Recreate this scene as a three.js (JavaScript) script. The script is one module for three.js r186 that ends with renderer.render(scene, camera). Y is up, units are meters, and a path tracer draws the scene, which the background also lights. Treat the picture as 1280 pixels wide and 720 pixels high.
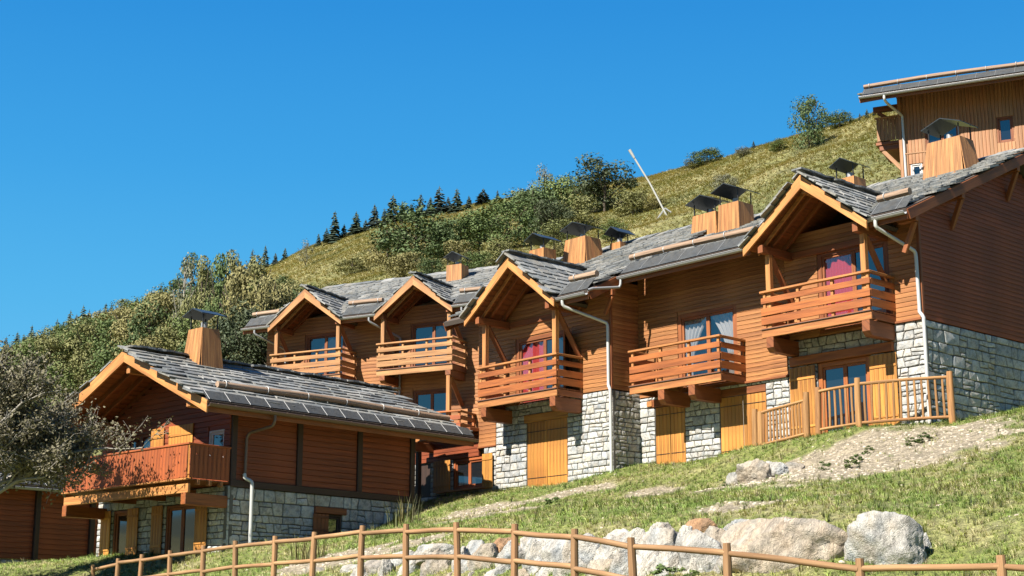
import * as THREE from 'three';
import { mergeGeometries } from 'three/addons/utils/BufferGeometryUtils.js';
import { ImprovedNoise } from 'three/addons/math/ImprovedNoise.js';

// ───────────────────────── camera, sky, sun, exposure ─────────────────────────
const FOCAL = 2000, PITCH = THREE.MathUtils.degToRad(12.86), EYE = 1.6;
const scene = new THREE.Scene();
const camera = new THREE.PerspectiveCamera(2 * Math.atan(360 / FOCAL) * 180 / Math.PI, 1280 / 720, 0.5, 6000);
camera.position.set(0, EYE, 0);
camera.rotation.set(PITCH, 0, 0);
scene.add(camera);

const SUN_DIR = new THREE.Vector3(-0.7365 + 0.05 * 0.6765, 0.98, 0.6765 + 0.05 * 0.7365).normalize();
{
  const W = 512, H = 256, data = new Float32Array(W * H * 4);
  const stops = [[-90, .10, .10, .09], [-1, .16, .18, .18], [0, .28, .63, .89], [8, .145, .535, .885], [12, .094, .47, .855], [17, .052, .37, .80], [23, .028, .28, .72], [35, .020, .17, .53], [60, .012, .09, .34], [90, .010, .075, .29]];
  const sv = new THREE.Vector3();
  for (let j = 0; j < H; j++) {
    const el = (j + .5) / H * 180 - 90;
    let k = 0; while (k < stops.length - 2 && el > stops[k + 1][0]) k++;
    const a = stops[k], b = stops[k + 1], t = THREE.MathUtils.clamp((el - a[0]) / (b[0] - a[0]), 0, 1);
    for (let i = 0; i < W; i++) {
      const th = (i + .5) / W * Math.PI * 2, e = el * Math.PI / 180;
      sv.set(-Math.cos(th) * Math.cos(e), Math.sin(e), -Math.sin(th) * Math.cos(e));
      const o = (j * W + i) * 4;
      for (let c = 0; c < 3; c++) data[o + c] = (a[c + 1] + (b[c + 1] - a[c + 1]) * t) / 2.6;
      data[o + 3] = 1;
    }
  }
  const tex = new THREE.DataTexture(data, W, H, THREE.RGBAFormat, THREE.FloatType);
  tex.mapping = THREE.EquirectangularReflectionMapping; tex.magFilter = THREE.LinearFilter; tex.minFilter = THREE.LinearFilter; tex.needsUpdate = true;
  scene.background = tex; scene.environment = tex;
}
const sun = new THREE.DirectionalLight(new THREE.Color(1, .94, .84), 5);
sun.position.copy(SUN_DIR).multiplyScalar(160).add(new THREE.Vector3(0, 10, -50));
sun.target.position.set(0, 10, -50);
sun.castShadow = true; sun.shadow.mapSize.set(4096, 4096);
Object.assign(sun.shadow.camera, { left: -60, right: 60, top: 60, bottom: -60, near: 1, far: 400 });
sun.shadow.bias = -0.0005;
scene.add(sun, sun.target);

const renderer = new THREE.WebGLRenderer({ antialias: true });
renderer.setSize(1024, 576);
renderer.toneMapping = THREE.LinearToneMapping;
renderer.toneMappingExposure = 2.6;
renderer.shadowMap.enabled = true;

// ───────────────────────── helpers ─────────────────────────
function rng(seed) { let a = seed >>> 0; return () => { a = (a + 0x6D2B79F5) >>> 0; let t = a; t = Math.imul(t ^ t >>> 15, t | 1); t ^= t + Math.imul(t ^ t >>> 7, t | 61); return ((t ^ t >>> 14) >>> 0) / 4294967296; }; }
const perlin = new ImprovedNoise();
const N3 = (x, y, z = 0) => perlin.noise(x, y, z);
const fbm = (x, y, z = 0, o = 4) => { let s = 0, a = .5, f = 1; for (let i = 0; i < o; i++) { s += a * perlin.noise(x * f + i * 7.3, y * f - i * 3.1, z * f + i); a *= .5; f *= 2.03; } return s; };
const clamp = THREE.MathUtils.clamp, sstep = (a, b, x) => { const t = clamp((x - a) / (b - a), 0, 1); return t * t * (3 - 2 * t); };
const R = rng(20240611), rr = (a, b) => a + (b - a) * R();
const pick = a => a[Math.floor(R() * a.length)];
const V3 = (x, y, z) => new THREE.Vector3(x, y, z);
const FWD = V3(0, Math.sin(PITCH), -Math.cos(PITCH)), UPV = V3(0, Math.cos(PITCH), Math.sin(PITCH));
function rayOf(px, py) { return FWD.clone().addScaledVector(V3(1, 0, 0), (px - 640) / FOCAL).addScaledVector(UPV, -(py - 360) / FOCAL); }
function at(px, py, d) { return rayOf(px, py).multiplyScalar(d).add(V3(0, EYE, 0)); }
const taken = {};
function numbered(n) { if (!(n in taken)) { taken[n] = 0; return n; } taken[n]++; return n + '_' + String(taken[n]).padStart(3, '0'); }
function tag(o, label, category, group, kind) {
  o.userData.label = label; if (category) o.userData.category = category;
  if (group) o.userData.group = group; if (kind) o.userData.kind = kind; return o;
}
function thing(name, label, category, pos = [0, 0, 0], ry = 0, group) {
  const g = new THREE.Group(); g.name = numbered(name); g.position.set(...pos); g.rotation.y = ry;
  tag(g, label, category, group); scene.add(g); return g;
}
function mk(parent, name, geo, mat, pos, rot) {
  const m = new THREE.Mesh(geo, mat); m.name = name; m.castShadow = m.receiveShadow = true;
  if (pos) m.position.set(...pos); if (rot) m.rotation.set(...rot);
  if (parent) parent.add(m); return m;
}
// chamfered box centred on the origin, uv in metres with u along the longest side
const boxCache = new Map();
function box(w, h, d, c = .008) {
  c = Math.min(c, w * .3, h * .3, d * .3);
  const key = [w, h, d, c].map(v => v.toFixed(3)).join();
  if (boxCache.has(key)) return boxCache.get(key);
  const X = w / 2, Y = h / 2, Z = d / 2, pos = [], nor = [], uv = [];
  const L = w >= h && w >= d ? 0 : h >= d ? 1 : 2;
  const off = boxCache.size * .377;
  const push = (p, n) => {
    pos.push(...p); nor.push(...n);
    const ax = [0, 1, 2].filter(i => i !== L), an = n.map(Math.abs);
    const dom = an[0] >= an[1] && an[0] >= an[2] ? 0 : an[1] >= an[2] ? 1 : 2;
    let a, b;
    if (dom === L) { a = p[ax[0]]; b = p[ax[1]]; } else { a = p[L]; b = p[ax[0] === dom ? ax[1] : ax[0]]; }
    uv.push(a + off, b + off * 1.7);
  };
  const quad = (a, b, cc, dd, n) => {
    const e1 = [0, 1, 2].map(i => b[i] - a[i]), e2 = [0, 1, 2].map(i => cc[i] - a[i]);
    const cr = [e1[1] * e2[2] - e1[2] * e2[1], e1[2] * e2[0] - e1[0] * e2[2], e1[0] * e2[1] - e1[1] * e2[0]];
    const l = Math.hypot(...n); n = n.map(v => v / l);
    if (cr[0] * n[0] + cr[1] * n[1] + cr[2] * n[2] < 0) [b, dd] = [dd, b];
    for (const p of [a, b, cc, a, cc, dd]) push(p, n);
  };
  const S = [X, Y, Z];
  const pt = (o) => [0, 1, 2].map(i => o[i]);
  for (let i = 0; i < 3; i++) for (const s of [-1, 1]) { // faces
    const j = (i + 1) % 3, k = (i + 2) % 3, P = (sj, sk) => { const q = [0, 0, 0]; q[i] = s * S[i]; q[j] = sj * (S[j] - c); q[k] = sk * (S[k] - c); return q; };
    const n = [0, 0, 0]; n[i] = s; quad(P(-1, -1), P(1, -1), P(1, 1), P(-1, 1), n);
  }
  for (let i = 0; i < 3; i++) for (const sj of [-1, 1]) for (const sk of [-1, 1]) { // edges along i
    const j = (i + 1) % 3, k = (i + 2) % 3;
    const A = (si) => { const q = [0, 0, 0]; q[i] = si * (S[i] - c); q[j] = sj * S[j]; q[k] = sk * (S[k] - c); return q; };
    const B = (si) => { const q = [0, 0, 0]; q[i] = si * (S[i] - c); q[j] = sj * (S[j] - c); q[k] = sk * S[k]; return q; };
    const n = [0, 0, 0]; n[j] = sj; n[k] = sk; quad(A(-1), A(1), B(1), B(-1), n);
  }
  const g = new THREE.BufferGeometry();
  g.setAttribute('position', new THREE.Float32BufferAttribute(pos, 3)); g.setAttribute('normal', new THREE.Float32BufferAttribute(nor, 3)); g.setAttribute('uv', new THREE.Float32BufferAttribute(uv, 2));
  boxCache.set(key, g); return g;
}
function put(g, x, y, z, rx = 0, ry = 0, rz = 0) { const m = new THREE.Matrix4().compose(V3(x, y, z), new THREE.Quaternion().setFromEuler(new THREE.Euler(rx, ry, rz)), V3(1, 1, 1)); return g.clone().applyMatrix4(m); }
function clean(g) { const q = g.index ? g.toNonIndexed() : g; for (const k of Object.keys(q.attributes)) if (!['position', 'normal', 'uv'].includes(k)) q.deleteAttribute(k); return q; }
const merge = a => mergeGeometries(a.map(clean));
// beam between two points (local space of parent)
function beam(parent, name, a, b, w, h, mat, roll = 0) {
  const A = V3(...a), B = V3(...b), l = A.distanceTo(B);
  const m = mk(parent, name, box(l, h, w, .012), mat);
  const dir = B.clone().sub(A).normalize();
  m.quaternion.setFromUnitVectors(V3(1, 0, 0), dir);
  if (roll) m.rotateX(roll);
  m.position.copy(A.add(B).multiplyScalar(.5)); return m;
}
function extr(shape, depth, bevel = 0) {
  const g = new THREE.ExtrudeGeometry(shape, { depth, bevelEnabled: bevel > 0, bevelSize: bevel, bevelThickness: bevel, bevelSegments: 1, curveSegments: 8 });
  return g;
}
const poly = pts => { const s = new THREE.Shape(); pts.forEach((p, i) => i ? s.lineTo(p[0], p[1]) : s.moveTo(p[0], p[1])); s.closePath(); return s; };
function tubeGeo(pts, r, seg = 8, n) {
  const c = new THREE.CatmullRomCurve3(pts.map(p => p.isVector3 ? p : V3(...p)), false, 'catmullrom', .12);
  return new THREE.TubeGeometry(c, n || pts.length * 5, r, seg, false);
}

// ───────────────────────── textures and materials ─────────────────────────
function tex(w, h, fn, srgb = true) {
  const d = new Uint8Array(w * h * 4);
  for (let j = 0; j < h; j++) for (let i = 0; i < w; i++) { const c = fn(i / w, j / h, i, j), o = (j * w + i) * 4; d[o] = clamp(c[0], 0, 1) * 255; d[o + 1] = clamp(c[1], 0, 1) * 255; d[o + 2] = clamp(c[2], 0, 1) * 255; d[o + 3] = 255; }
  const t = new THREE.DataTexture(d, w, h, THREE.RGBAFormat); t.wrapS = t.wrapT = THREE.RepeatWrapping; t.magFilter = THREE.LinearFilter; t.minFilter = THREE.LinearMipmapLinearFilter; t.generateMipmaps = true;
  if (srgb) t.colorSpace = THREE.SRGBColorSpace; t.needsUpdate = true; return t;
}
// tileable noise on a torus of lattice size (p,q)
function tileNoise(p, q, seed) {
  const r = rng(seed), v = new Float32Array(p * q); for (let i = 0; i < p * q; i++) v[i] = r();
  return (x, y) => { const X = x * p, Y = y * q, i = Math.floor(X), j = Math.floor(Y), a = X - i, b = Y - j, s = a * a * (3 - 2 * a), t = b * b * (3 - 2 * b); const g = (m, n) => v[(((n % q) + q) % q) * p + (((m % p) + p) % p)]; return (g(i, j) * (1 - s) + g(i + 1, j) * s) * (1 - t) + (g(i, j + 1) * (1 - s) + g(i + 1, j + 1) * s) * t; };
}
const wA = tileNoise(6, 90, 1), wB = tileNoise(14, 220, 2), wC = tileNoise(3, 12, 3), wD = tileNoise(40, 60, 4);
const grainV = (x, y) => { const k = wC(x, y); let v = .52 + .26 * (wA(x, y + .01 * k) - .5) + .22 * (wB(x, y) - .5) + .5 * (k - .5); const kn = wD(x, y); if (kn > .93) v -= (kn - .93) * 5; return v; };
const woodMap = tex(512, 512, (x, y) => { const v = grainV(x, y); return [.62 + v * .52, .56 + v * .58, .5 + v * .62]; });
const woodBump = tex(512, 512, (x, y) => { const v = grainV(x, y); return [v, v, v]; }, false);
for (const t of [woodMap, woodBump]) t.repeat.set(.45, 1.4);
const sA = tileNoise(8, 8, 11), sB = tileNoise(26, 26, 12), sC = tileNoise(90, 90, 13), sD = tileNoise(200, 200, 14);
const stoneV = (x, y) => .5 + .38 * (sA(x, y) - .5) + .34 * (sB(x, y) - .5) + .3 * (sC(x, y) - .5) + .25 * (sD(x, y) - .5);
const stoneMap = tex(512, 512, (x, y) => { const v = .62 + .55 * stoneV(x, y); const w = sA(y + .3, x) - .5; return [v + .07 * w, v, v - .08 * w]; });
const stoneBump = tex(512, 512, (x, y) => { const v = stoneV(x, y); return [v, v, v]; }, false);
for (const t of [stoneMap, stoneBump]) t.repeat.set(.9, .9);
const boulderMap = stoneMap.clone(); boulderMap.repeat.set(.7, .7); boulderMap.needsUpdate = true;
const groundGrain = tex(512, 512, (x, y) => { const v = .5 + .5 * (sB(x, y) - .5) + .6 * (sC(x, y) - .5) + .6 * (sD(x, y) - .5); return [.55 + .5 * v, .55 + .5 * v, .52 + .5 * v]; });
groundGrain.repeat.set(.35, .35);
const groundBump = stoneBump.clone(); groundBump.repeat.set(.4, .4); groundBump.needsUpdate = true;

const ALB = .7, lin = (r, g, b) => new THREE.Color().setRGB(r * ALB, g * ALB, b * ALB); // one scale for all base colours
function wood(r, g, b, n = 4, vary = .16, rough = .62) {
  const out = []; const q = rng(Math.floor(r * 9999 + g * 777 + b * 55));
  for (let i = 0; i < n; i++) { const k = 1 + (q() - .5) * 2 * vary, h = 1 + (q() - .5) * vary * .7; out.push(new THREE.MeshStandardMaterial({ color: lin(r * k, g * k * h, b * k * h), map: woodMap, bumpMap: woodBump, bumpScale: .003, roughness: rough })); }
  return out;
}
const WD = {
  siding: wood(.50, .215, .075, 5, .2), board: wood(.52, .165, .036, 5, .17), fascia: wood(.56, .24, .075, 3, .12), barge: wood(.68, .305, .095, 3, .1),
  shutter: wood(.64, .29, .055, 4, .14), beam: wood(.36, .12, .033, 3, .14),
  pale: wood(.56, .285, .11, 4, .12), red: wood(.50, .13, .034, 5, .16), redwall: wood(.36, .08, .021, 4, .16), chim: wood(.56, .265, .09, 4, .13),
  larch: wood(.50, .25, .11, 5, .15), fence: wood(.42, .25, .125, 4, .25, .85), picket: wood(.50, .27, .105, 4, .18, .8), log: wood(.50, .375, .28, 3, .14, .85), frame: wood(.32, .10, .028, 3, .1), blackwood: wood(.055, .028, .02, 2, .1)
};
const std = (r, g, b, o = {}) => new THREE.MeshStandardMaterial({ color: lin(r, g, b), roughness: .8, ...o });
const M = {
  core: std(.50, .44, .36, { roughness: 1 }), mortar: std(.15, .14, .125, { roughness: 1, bumpMap: stoneBump, bumpScale: .01 }),
  stone: [[.62, .61, .58], [.69, .675, .64], [.54, .535, .515], [.63, .595, .53], [.47, .47, .46], [.71, .70, .67]].map(c => std(...c, { map: stoneMap, bumpMap: stoneBump, bumpScale: .012, roughness: .92 })),
  slate: [[.25, .26, .252], [.33, .332, .315], [.19, .20, .20], [.30, .295, .265], [.42, .415, .39]].map(c => std(...c, { map: stoneMap, bumpMap: stoneBump, bumpScale: .006, roughness: .7 })),
  deck: std(.10, .075, .06, { roughness: 1 }),
  zinc: std(.42, .42, .42, { metalness: .35, roughness: .45 }), pipe: std(.62, .62, .60, { metalness: .15, roughness: .4 }), flash: std(.075, .08, .082, { metalness: .1, roughness: .75, map: stoneMap }),
  hook: std(.55, .55, .54, { metalness: .3, roughness: .45 }), copper: std(.20, .13, .10, { metalness: .3, roughness: .5 }),
  cap: std(.045, .055, .06, { metalness: .3, roughness: .38 }), iron: std(.03, .03, .032, { metalness: .4, roughness: .5 }),
  glass: new THREE.MeshPhysicalMaterial({ color: lin(.012, .015, .02), roughness: .04, ior: 2.2, specularIntensity: 1 }),
  redCurtain: std(.34, .012, .016, { roughness: .9 }), whiteCurtain: std(.30, .29, .28, { roughness: .95 }), white: std(.72, .72, .70, { roughness: .6 }),
};
M.whiteCurtain.side = M.redCurtain.side = THREE.DoubleSide;

// ───────────────────────── building helpers (local axes: x along the front, y up, z out of the front) ─────────────────────────
const slateGeos = [];
{
  const q = rng(77);
  for (let k = 0; k < 8; k++) {
    const c1 = .03 + q() * .1, c2 = .03 + q() * .1, pts = [];
    pts.push([-.5, .5 - q() * .04], [-.5 + q() * .03, -.5 + c1 + q() * .1], [-.5 + c1 + q() * .06, -.5 + q() * .08], [-.1 + q() * .2, -.5 - q() * .05], [.5 - c2 - q() * .06, -.5 + q() * .08], [.5 - q() * .03, -.5 + c2 + q() * .1], [.5, .5]);
    const g = extr(poly(pts), 1); g.translate(0, 0, -.5); g.rotateX(-Math.PI / 2); // x, thickness along y, -z is up-slope
    const p = g.attributes.position, uv = g.attributes.uv; for (let i = 0; i < uv.count; i++) uv.setXY(i, p.getX(i) * .5 + k * .37, p.getZ(i) * .4 + k * .21);
    slateGeos.push(g);
  }
}
// slates over a roof plane; inside(x,t) says where; first `cap` are single meshes, the rest one mesh
function slates(roof, x0, x1, t0, t1, inside, { e = .34, w = [.38, .72], cap = 300, seed = 1, base = .06, loose = 1 } = {}) {
  const q = rng(seed), rest = []; let n = 0;
  for (let t = t0, row = 0; t < t1; row++) {
    const ex = e * (.85 + .3 * q()); let x = x0 - q() * .3;
    while (x < x1) {
      const ww = w[0] + (w[1] - w[0]) * q(), xc = x + ww / 2, tc = t + ex * .5;
      x += ww + .012;
      if (xc - ww * .5 < x0 - .06 || xc + ww * .5 > x1 + .12 || !inside(xc, tc)) { if (!inside(xc, tc) || xc > x1 || xc < x0) continue; }
      const th = .032 + .03 * q(), geo = slateGeos[Math.floor(q() * 8)], mat = M.slate[Math.floor(q() * 5)];
      const lenZ = ex * 1.75, tilt = .105 + (q() - .5) * .05;
      const pos = V3(xc + (q() - .5) * .02, base + .05 + .012 * q(), -(t + lenZ * .5 - .06 - .05 * q())), eu = new THREE.Euler(-tilt, (q() - .5) * .07 * loose, (q() - .5) * .05 * loose), sc = V3(ww, th, lenZ);
      if (n < cap) { const m = mk(roof, 'slate', geo, mat); m.position.copy(pos); m.rotation.copy(eu); m.scale.copy(sc); n++; }
      else rest.push(geo.clone().applyMatrix4(new THREE.Matrix4().compose(pos, new THREE.Quaternion().setFromEuler(eu), sc)));
    }
    t += ex;
  }
  if (rest.length) { const m = mk(roof, 'slate_courses', merge(rest), M.slate[1]); m.userData.kind = 'stuff'; }
}
// roof plane part: eave corner at origin, ex along eave, ez down-slope; outline polygon in (x,t)
function roofPlane(parent, name, origin, ex, ey, ez, outline, thick = .13) {
  const g = extr(poly(outline), thick); g.rotateX(-Math.PI / 2); // (x,t)->(x,-z=t), thickness along +y
  g.translate(0, -thick + .05, 0);
  const m = mk(parent, name, g, M.deck);
  m.quaternion.setFromRotationMatrix(new THREE.Matrix4().makeBasis(ex, ey, ez)); m.position.set(...origin); return m;
}
function inPoly(pts) { return (x, t) => { let c = false; for (let i = 0, j = pts.length - 1; i < pts.length; j = i++) { const [xi, yi] = pts[i], [xj, yj] = pts[j]; if ((yi > t) !== (yj > t) && x < (xj - xi) * (t - yi) / (yj - yi) + xi) c = !c; } return c; }; }
// irregular stone wall; frame of the wall: x along, y up, z out. rect list minus openings
function stoneWall(parent, pos, ry, x0, x1, yLo, yHi, openings, { mats = M.stone, seed = 5, cap = 300, h = [.12, .30], w = [.2, .66], top = null } = {}) {
  const q = rng(seed);
  const wall = mk(parent, 'stone_wall', box(x1 - x0, yHi - yLo, .12, .002), M.mortar);
  wall.rotation.y = ry; const off = V3((x0 + x1) / 2, (yLo + yHi) / 2, -.075).applyAxisAngle(V3(0, 1, 0), ry); wall.position.set(...pos).add(off);
  // replace slab by pieces round the openings
  const cuts = [...new Set([yLo, yHi, ...openings.flatMap(o => [o[2], o[3]])])].filter(y => y >= yLo - 1e-6 && y <= yHi + 1e-6).sort((a, b) => a - b);
  const slabs = [];
  const cx = (x0 + x1) / 2, cy = (yLo + yHi) / 2;
  const free = (ya, yb) => { let iv = [[x0, x1]]; for (const o of openings) if (o[2] < yb - .01 && o[3] > ya + .01) iv = iv.flatMap(([a, b]) => { const r = []; if (o[0] > a) r.push([a, Math.min(b, o[0])]); if (o[1] < b) r.push([Math.max(a, o[1]), b]); return r.filter(v => v[1] - v[0] > .03); }); return iv; };
  for (let i = 0; i + 1 < cuts.length; i++) { if (cuts[i + 1] - cuts[i] < .005) continue; for (const [a, b] of free(cuts[i], cuts[i + 1])) slabs.push(put(box(b - a, cuts[i + 1] - cuts[i], .12, .001), (a + b) / 2 - cx, (cuts[i] + cuts[i + 1]) / 2 - cy, 0)); }
  wall.geometry = merge(slabs);
  // rows
  const rows = [];
  for (let i = 0; i + 1 < cuts.length; i++) {
    const H = cuts[i + 1] - cuts[i]; if (H < .02) continue;
    const ys = [0]; while (H - ys[ys.length - 1] > h[1] * 1.3) ys.push(ys[ys.length - 1] + h[0] + (h[1] - h[0]) * q()); ys.push(H);
    for (let k = 0; k + 1 < ys.length; k++) rows.push([cuts[i] + ys[k], cuts[i] + ys[k + 1], k > 0, k + 2 < ys.length]);
  }
  const wob = (id, x) => .04 * N3(x * 2.1, id * 5.7, seed * 1.3);
  const cells = [];
  rows.forEach(([a, b, wl, wh], ri) => {
    const ya = x => a + (wl ? wob(ri, x) : 0), yb = x => b + (wh ? wob(ri + 1, x) : 0), H = b - a;
    for (const [l, r] of free(a, b)) {
      let x = l, sl = 0;
      while (x < r - .02) {
        let ww = (w[0] + (w[1] - w[0]) * q() * q()) * (.7 + H * 1.6); if (r - x - ww < w[0] * .8) ww = r - x;
        const last = x + ww >= r - .001, sr = last ? 0 : (q() - .5) * .09, xe = x + ww;
        const P = [[x - sl, ya(x)], [xe - sr, ya(xe)], [xe + sr, yb(xe)], [x + sl, yb(x)]];
        if (H > .23 && q() < .33) { const m = .35 + .3 * q(), j = (q() - .5) * .05; const Lm = [P[0][0] + (P[3][0] - P[0][0]) * m, P[0][1] + (P[3][1] - P[0][1]) * m + j], Rm = [P[1][0] + (P[2][0] - P[1][0]) * m, P[1][1] + (P[2][1] - P[1][1]) * m - j]; cells.push([P[0], P[1], Rm, Lm], [Lm, Rm, P[2], P[3]]); }
        else cells.push(P);
        x = xe; sl = sr;
      }
    }
  });
  const rest = [];
  cells.sort((A, B) => area(B) - area(A));
  cells.forEach((P, ci) => {
    if (top && (P[2][1] + P[3][1]) / 2 > top((P[2][0] + P[3][0]) / 2)) return;
    const c = [(P[0][0] + P[1][0] + P[2][0] + P[3][0]) / 4, (P[0][1] + P[1][1] + P[2][1] + P[3][1]) / 4];
    const g = stoneGeo(P, c, q);
    if (ci < cap) mk(wall, 'stone', g, mats[Math.floor(q() * mats.length)], [c[0] - cx, c[1] - cy, .06 - .01]);
    else rest.push(g.translate(c[0] - cx, c[1] - cy, .05));
  });
  if (rest.length) { const m = mk(wall, 'small_stones', merge(rest), mats[0]); m.userData.kind = 'stuff'; }
  return wall;
}
function area(P) { return Math.abs((P[2][0] - P[0][0]) * (P[3][1] - P[1][1]) - (P[3][0] - P[1][0]) * (P[2][1] - P[0][1])) / 2; }
function stoneGeo(P, c, q) {
  const gap = .012, out = [];
  for (let i = 0; i < 4; i++) { // inset corners then cut each
    const p = P[i], pr = P[(i + 3) % 4], nx = P[(i + 1) % 4];
    const u = [pr[0] - p[0], pr[1] - p[1]], v = [nx[0] - p[0], nx[1] - p[1]], lu = Math.hypot(...u) || 1, lv = Math.hypot(...v) || 1;
    const ip = [p[0] + (u[0] / lu + v[0] / lv) * gap, p[1] + (u[1] / lu + v[1] / lv) * gap];
    const k = Math.min(lu, lv), c1 = k * (.04 + .22 * q() * q()), c2 = k * (.04 + .22 * q() * q());
    out.push([ip[0] + u[0] / lu * c1 - c[0], ip[1] + u[1] / lu * c1 - c[1]], [ip[0] + v[0] / lv * c2 - c[0], ip[1] + v[1] / lv * c2 - c[1]]);
  }
  const n = 8, z1 = .045 + .02 * q(), tx = (q() - .5) * .06, ty = (q() - .5) * .06, pos = [], uv = [], o = q() * 9;
  const ring = (s, z, tilt) => out.map(([x, y]) => [x * s, y * s, z + (tilt ? x * tx + y * ty : 0)]);
  const r0 = out.map(([x, y]) => [x, y, 0]), r1 = ring(.985, z1 - .016, 1), r2 = out.map(([x, y]) => { const l = Math.hypot(x, y), s = Math.max(0, 1 - .028 / l); return [x * s, y * s, z1 + x * tx + y * ty]; });
  const ct = [0, 0, z1 + .008 + .012 * q()];
  const tri = (a, b, cc) => { for (const p of [a, b, cc]) { pos.push(...p); uv.push(p[0] + o, p[1] + p[2] + o * .7); } };
  for (let i = 0; i < n; i++) { const j = (i + 1) % n; tri(r0[i], r0[j], r1[j]); tri(r0[i], r1[j], r1[i]); tri(r1[i], r1[j], r2[j]); tri(r1[i], r2[j], r2[i]); tri(r2[i], r2[j], ct); }
  const g = new THREE.BufferGeometry(); g.setAttribute('position', new THREE.Float32BufferAttribute(pos, 3)); g.setAttribute('uv', new THREE.Float32BufferAttribute(uv, 2)); g.computeVertexNormals(); return g;
}
// horizontal plank cladding; wall frame x,y,z(out) placed at pos with turn ry
function siding(parent, name, pos, ry, x0, x1, yLo, yHi, openings, mats, { pitch = .135, th = .03, range = null, backing = true, vertical = false } = {}) {
  const wall = new THREE.Group(); wall.name = name; wall.position.set(...pos); wall.rotation.y = ry; parent.add(wall);
  if (backing) { // boarding behind the cladding, cut round the openings
    const cuts = [...new Set([yLo, yHi, ...openings.flatMap(o => [o[2], o[3]])])].filter(y => y >= yLo - 1e-6 && y <= yHi + 1e-6).sort((a, b) => a - b), steps = [];
    for (let i = 0; i + 1 < cuts.length; i++) { const k = range ? Math.max(1, Math.ceil((cuts[i + 1] - cuts[i]) / .25)) : 1; for (let j = 0; j < k; j++) steps.push([cuts[i] + (cuts[i + 1] - cuts[i]) * j / k, cuts[i] + (cuts[i + 1] - cuts[i]) * (j + 1) / k]); }
    const parts = [];
    for (const [a0, a1] of steps) { if (a1 - a0 < .01) continue; let iv = [range ? range(a0, a1) : [x0, x1]]; if (!iv[0]) continue; for (const o of openings) if (o[2] < a1 - .005 && o[3] > a0 + .005) iv = iv.flatMap(([a, b]) => { const r = []; if (o[0] > a) r.push([a, Math.min(b, o[0])]); if (o[1] < b) r.push([Math.max(a, o[1]), b]); return r.filter(v => v[1] - v[0] > .02); }); for (const [a, b] of iv) parts.push(put(box(b - a, a1 - a0, .05, .001), (a + b) / 2, (a0 + a1) / 2, -.03)); }
    if (parts.length) mk(wall, 'backing', merge(parts), mats[0]);
  }
  const n = Math.max(1, Math.round(((vertical ? x1 - x0 : yHi - yLo)) / pitch)), p = (vertical ? x1 - x0 : yHi - yLo) / n;
  for (let i = 0; i < n; i++) {
    const a0 = (vertical ? x0 : yLo) + i * p, a1 = a0 + p; let iv = vertical ? [[yLo, yHi]] : [range ? range(a0, a1) : [x0, x1]];
    if (!iv[0]) continue;
    for (const o of openings) { const oa = vertical ? o[0] : o[2], ob = vertical ? o[1] : o[3], ca = vertical ? o[2] : o[0], cb = vertical ? o[3] : o[1]; if (oa < a1 - .03 && ob > a0 + .03) iv = iv.flatMap(([a, b]) => { const r = []; if (ca > a) r.push([a, Math.min(b, ca)]); if (cb < b) r.push([Math.max(a, cb), b]); return r.filter(v => v[1] - v[0] > .04); }); }
    for (const [a, b] of iv) { if (b - a < .05) continue; vertical ? mk(wall, 'plank', box(p - .007, b - a, th, .009), pick(mats), [(a0 + a1) / 2, (a + b) / 2, th / 2 + rr(-.004, .004)]) : mk(wall, 'plank', box(b - a, p - .007, th, .009), pick(mats), [(a + b) / 2, (a0 + a1) / 2, th / 2 + rr(-.004, .004)], [rr(-.01, .01), 0, 0]); }
  }
  return wall;
}
// plain hidden body of a house: profile in (z,y), extruded along x
function coreZ(parent, prof, x0, x1) { const g = extr(poly(prof.map(([z, y]) => [-z, y])), x1 - x0); g.rotateY(Math.PI / 2); g.translate(x0, 0, 0); return mk(parent, 'wall', g, M.core); }
function coreX(parent, prof, z0, z1) { const g = extr(poly(prof), z1 - z0); g.translate(0, 0, z0); return mk(parent, 'wall', g, M.core); }
function shutter(parent, x0, x1, y0, y1, z, mats = WD.shutter, { ry = 0, pos = null, battens = true, name = 'shutter', label } = {}) {
  const s = new THREE.Group(); s.name = name; s.position.set((x0 + x1) / 2, (y0 + y1) / 2, z); s.rotation.y = ry; if (pos) s.position.set(...pos); parent.add(s); if (label) s.userData.label = label;
  const w = x1 - x0, h = y1 - y0, n = Math.max(2, Math.round(w / .155)), p = w / n;
  for (let i = 0; i < n; i++) mk(s, 'board', box(p - .006, h, .032, .007), pick(mats), [-w / 2 + (i + .5) * p, 0, rr(-.002, .002)]);
  if (battens) for (const f of [-.3, .34]) mk(s, 'batten', box(w - .03, .07, .02, .005), pick(mats), [0, h * f, .026]);
  else for (const f of [-.32, .36]) mk(s, 'strap_hinge', box(w - .05, .022, .012, .003), M.iron, [0, h * f, .023]);
  return s;
}
function curtain(parent, x0, x1, y0, y1, z, mat, tie = 0) {
  const nx = 28, ny = 8, w = x1 - x0, g = new THREE.PlaneGeometry(w, y1 - y0, nx, ny), p = g.attributes.position;
  for (let i = 0; i < p.count; i++) { const f = (p.getX(i) + w / 2) / w, v = (p.getY(i) + (y1 - y0) / 2) / (y1 - y0); const k = tie ? 1 - Math.abs(tie) * (.55 * Math.sin(Math.min(1, (1 - v) * 1.1) * Math.PI * .6)) : 1; const xx = tie > 0 ? f * w * k : w - (1 - f) * w * k; p.setX(i, xx - w / 2); p.setZ(i, .03 * Math.sin(f * Math.PI * 9 + v)); }
  g.computeVertexNormals(); return mk(parent, 'curtain', g, mat, [(x0 + x1) / 2, (y0 + y1) / 2, z]);
}
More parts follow.
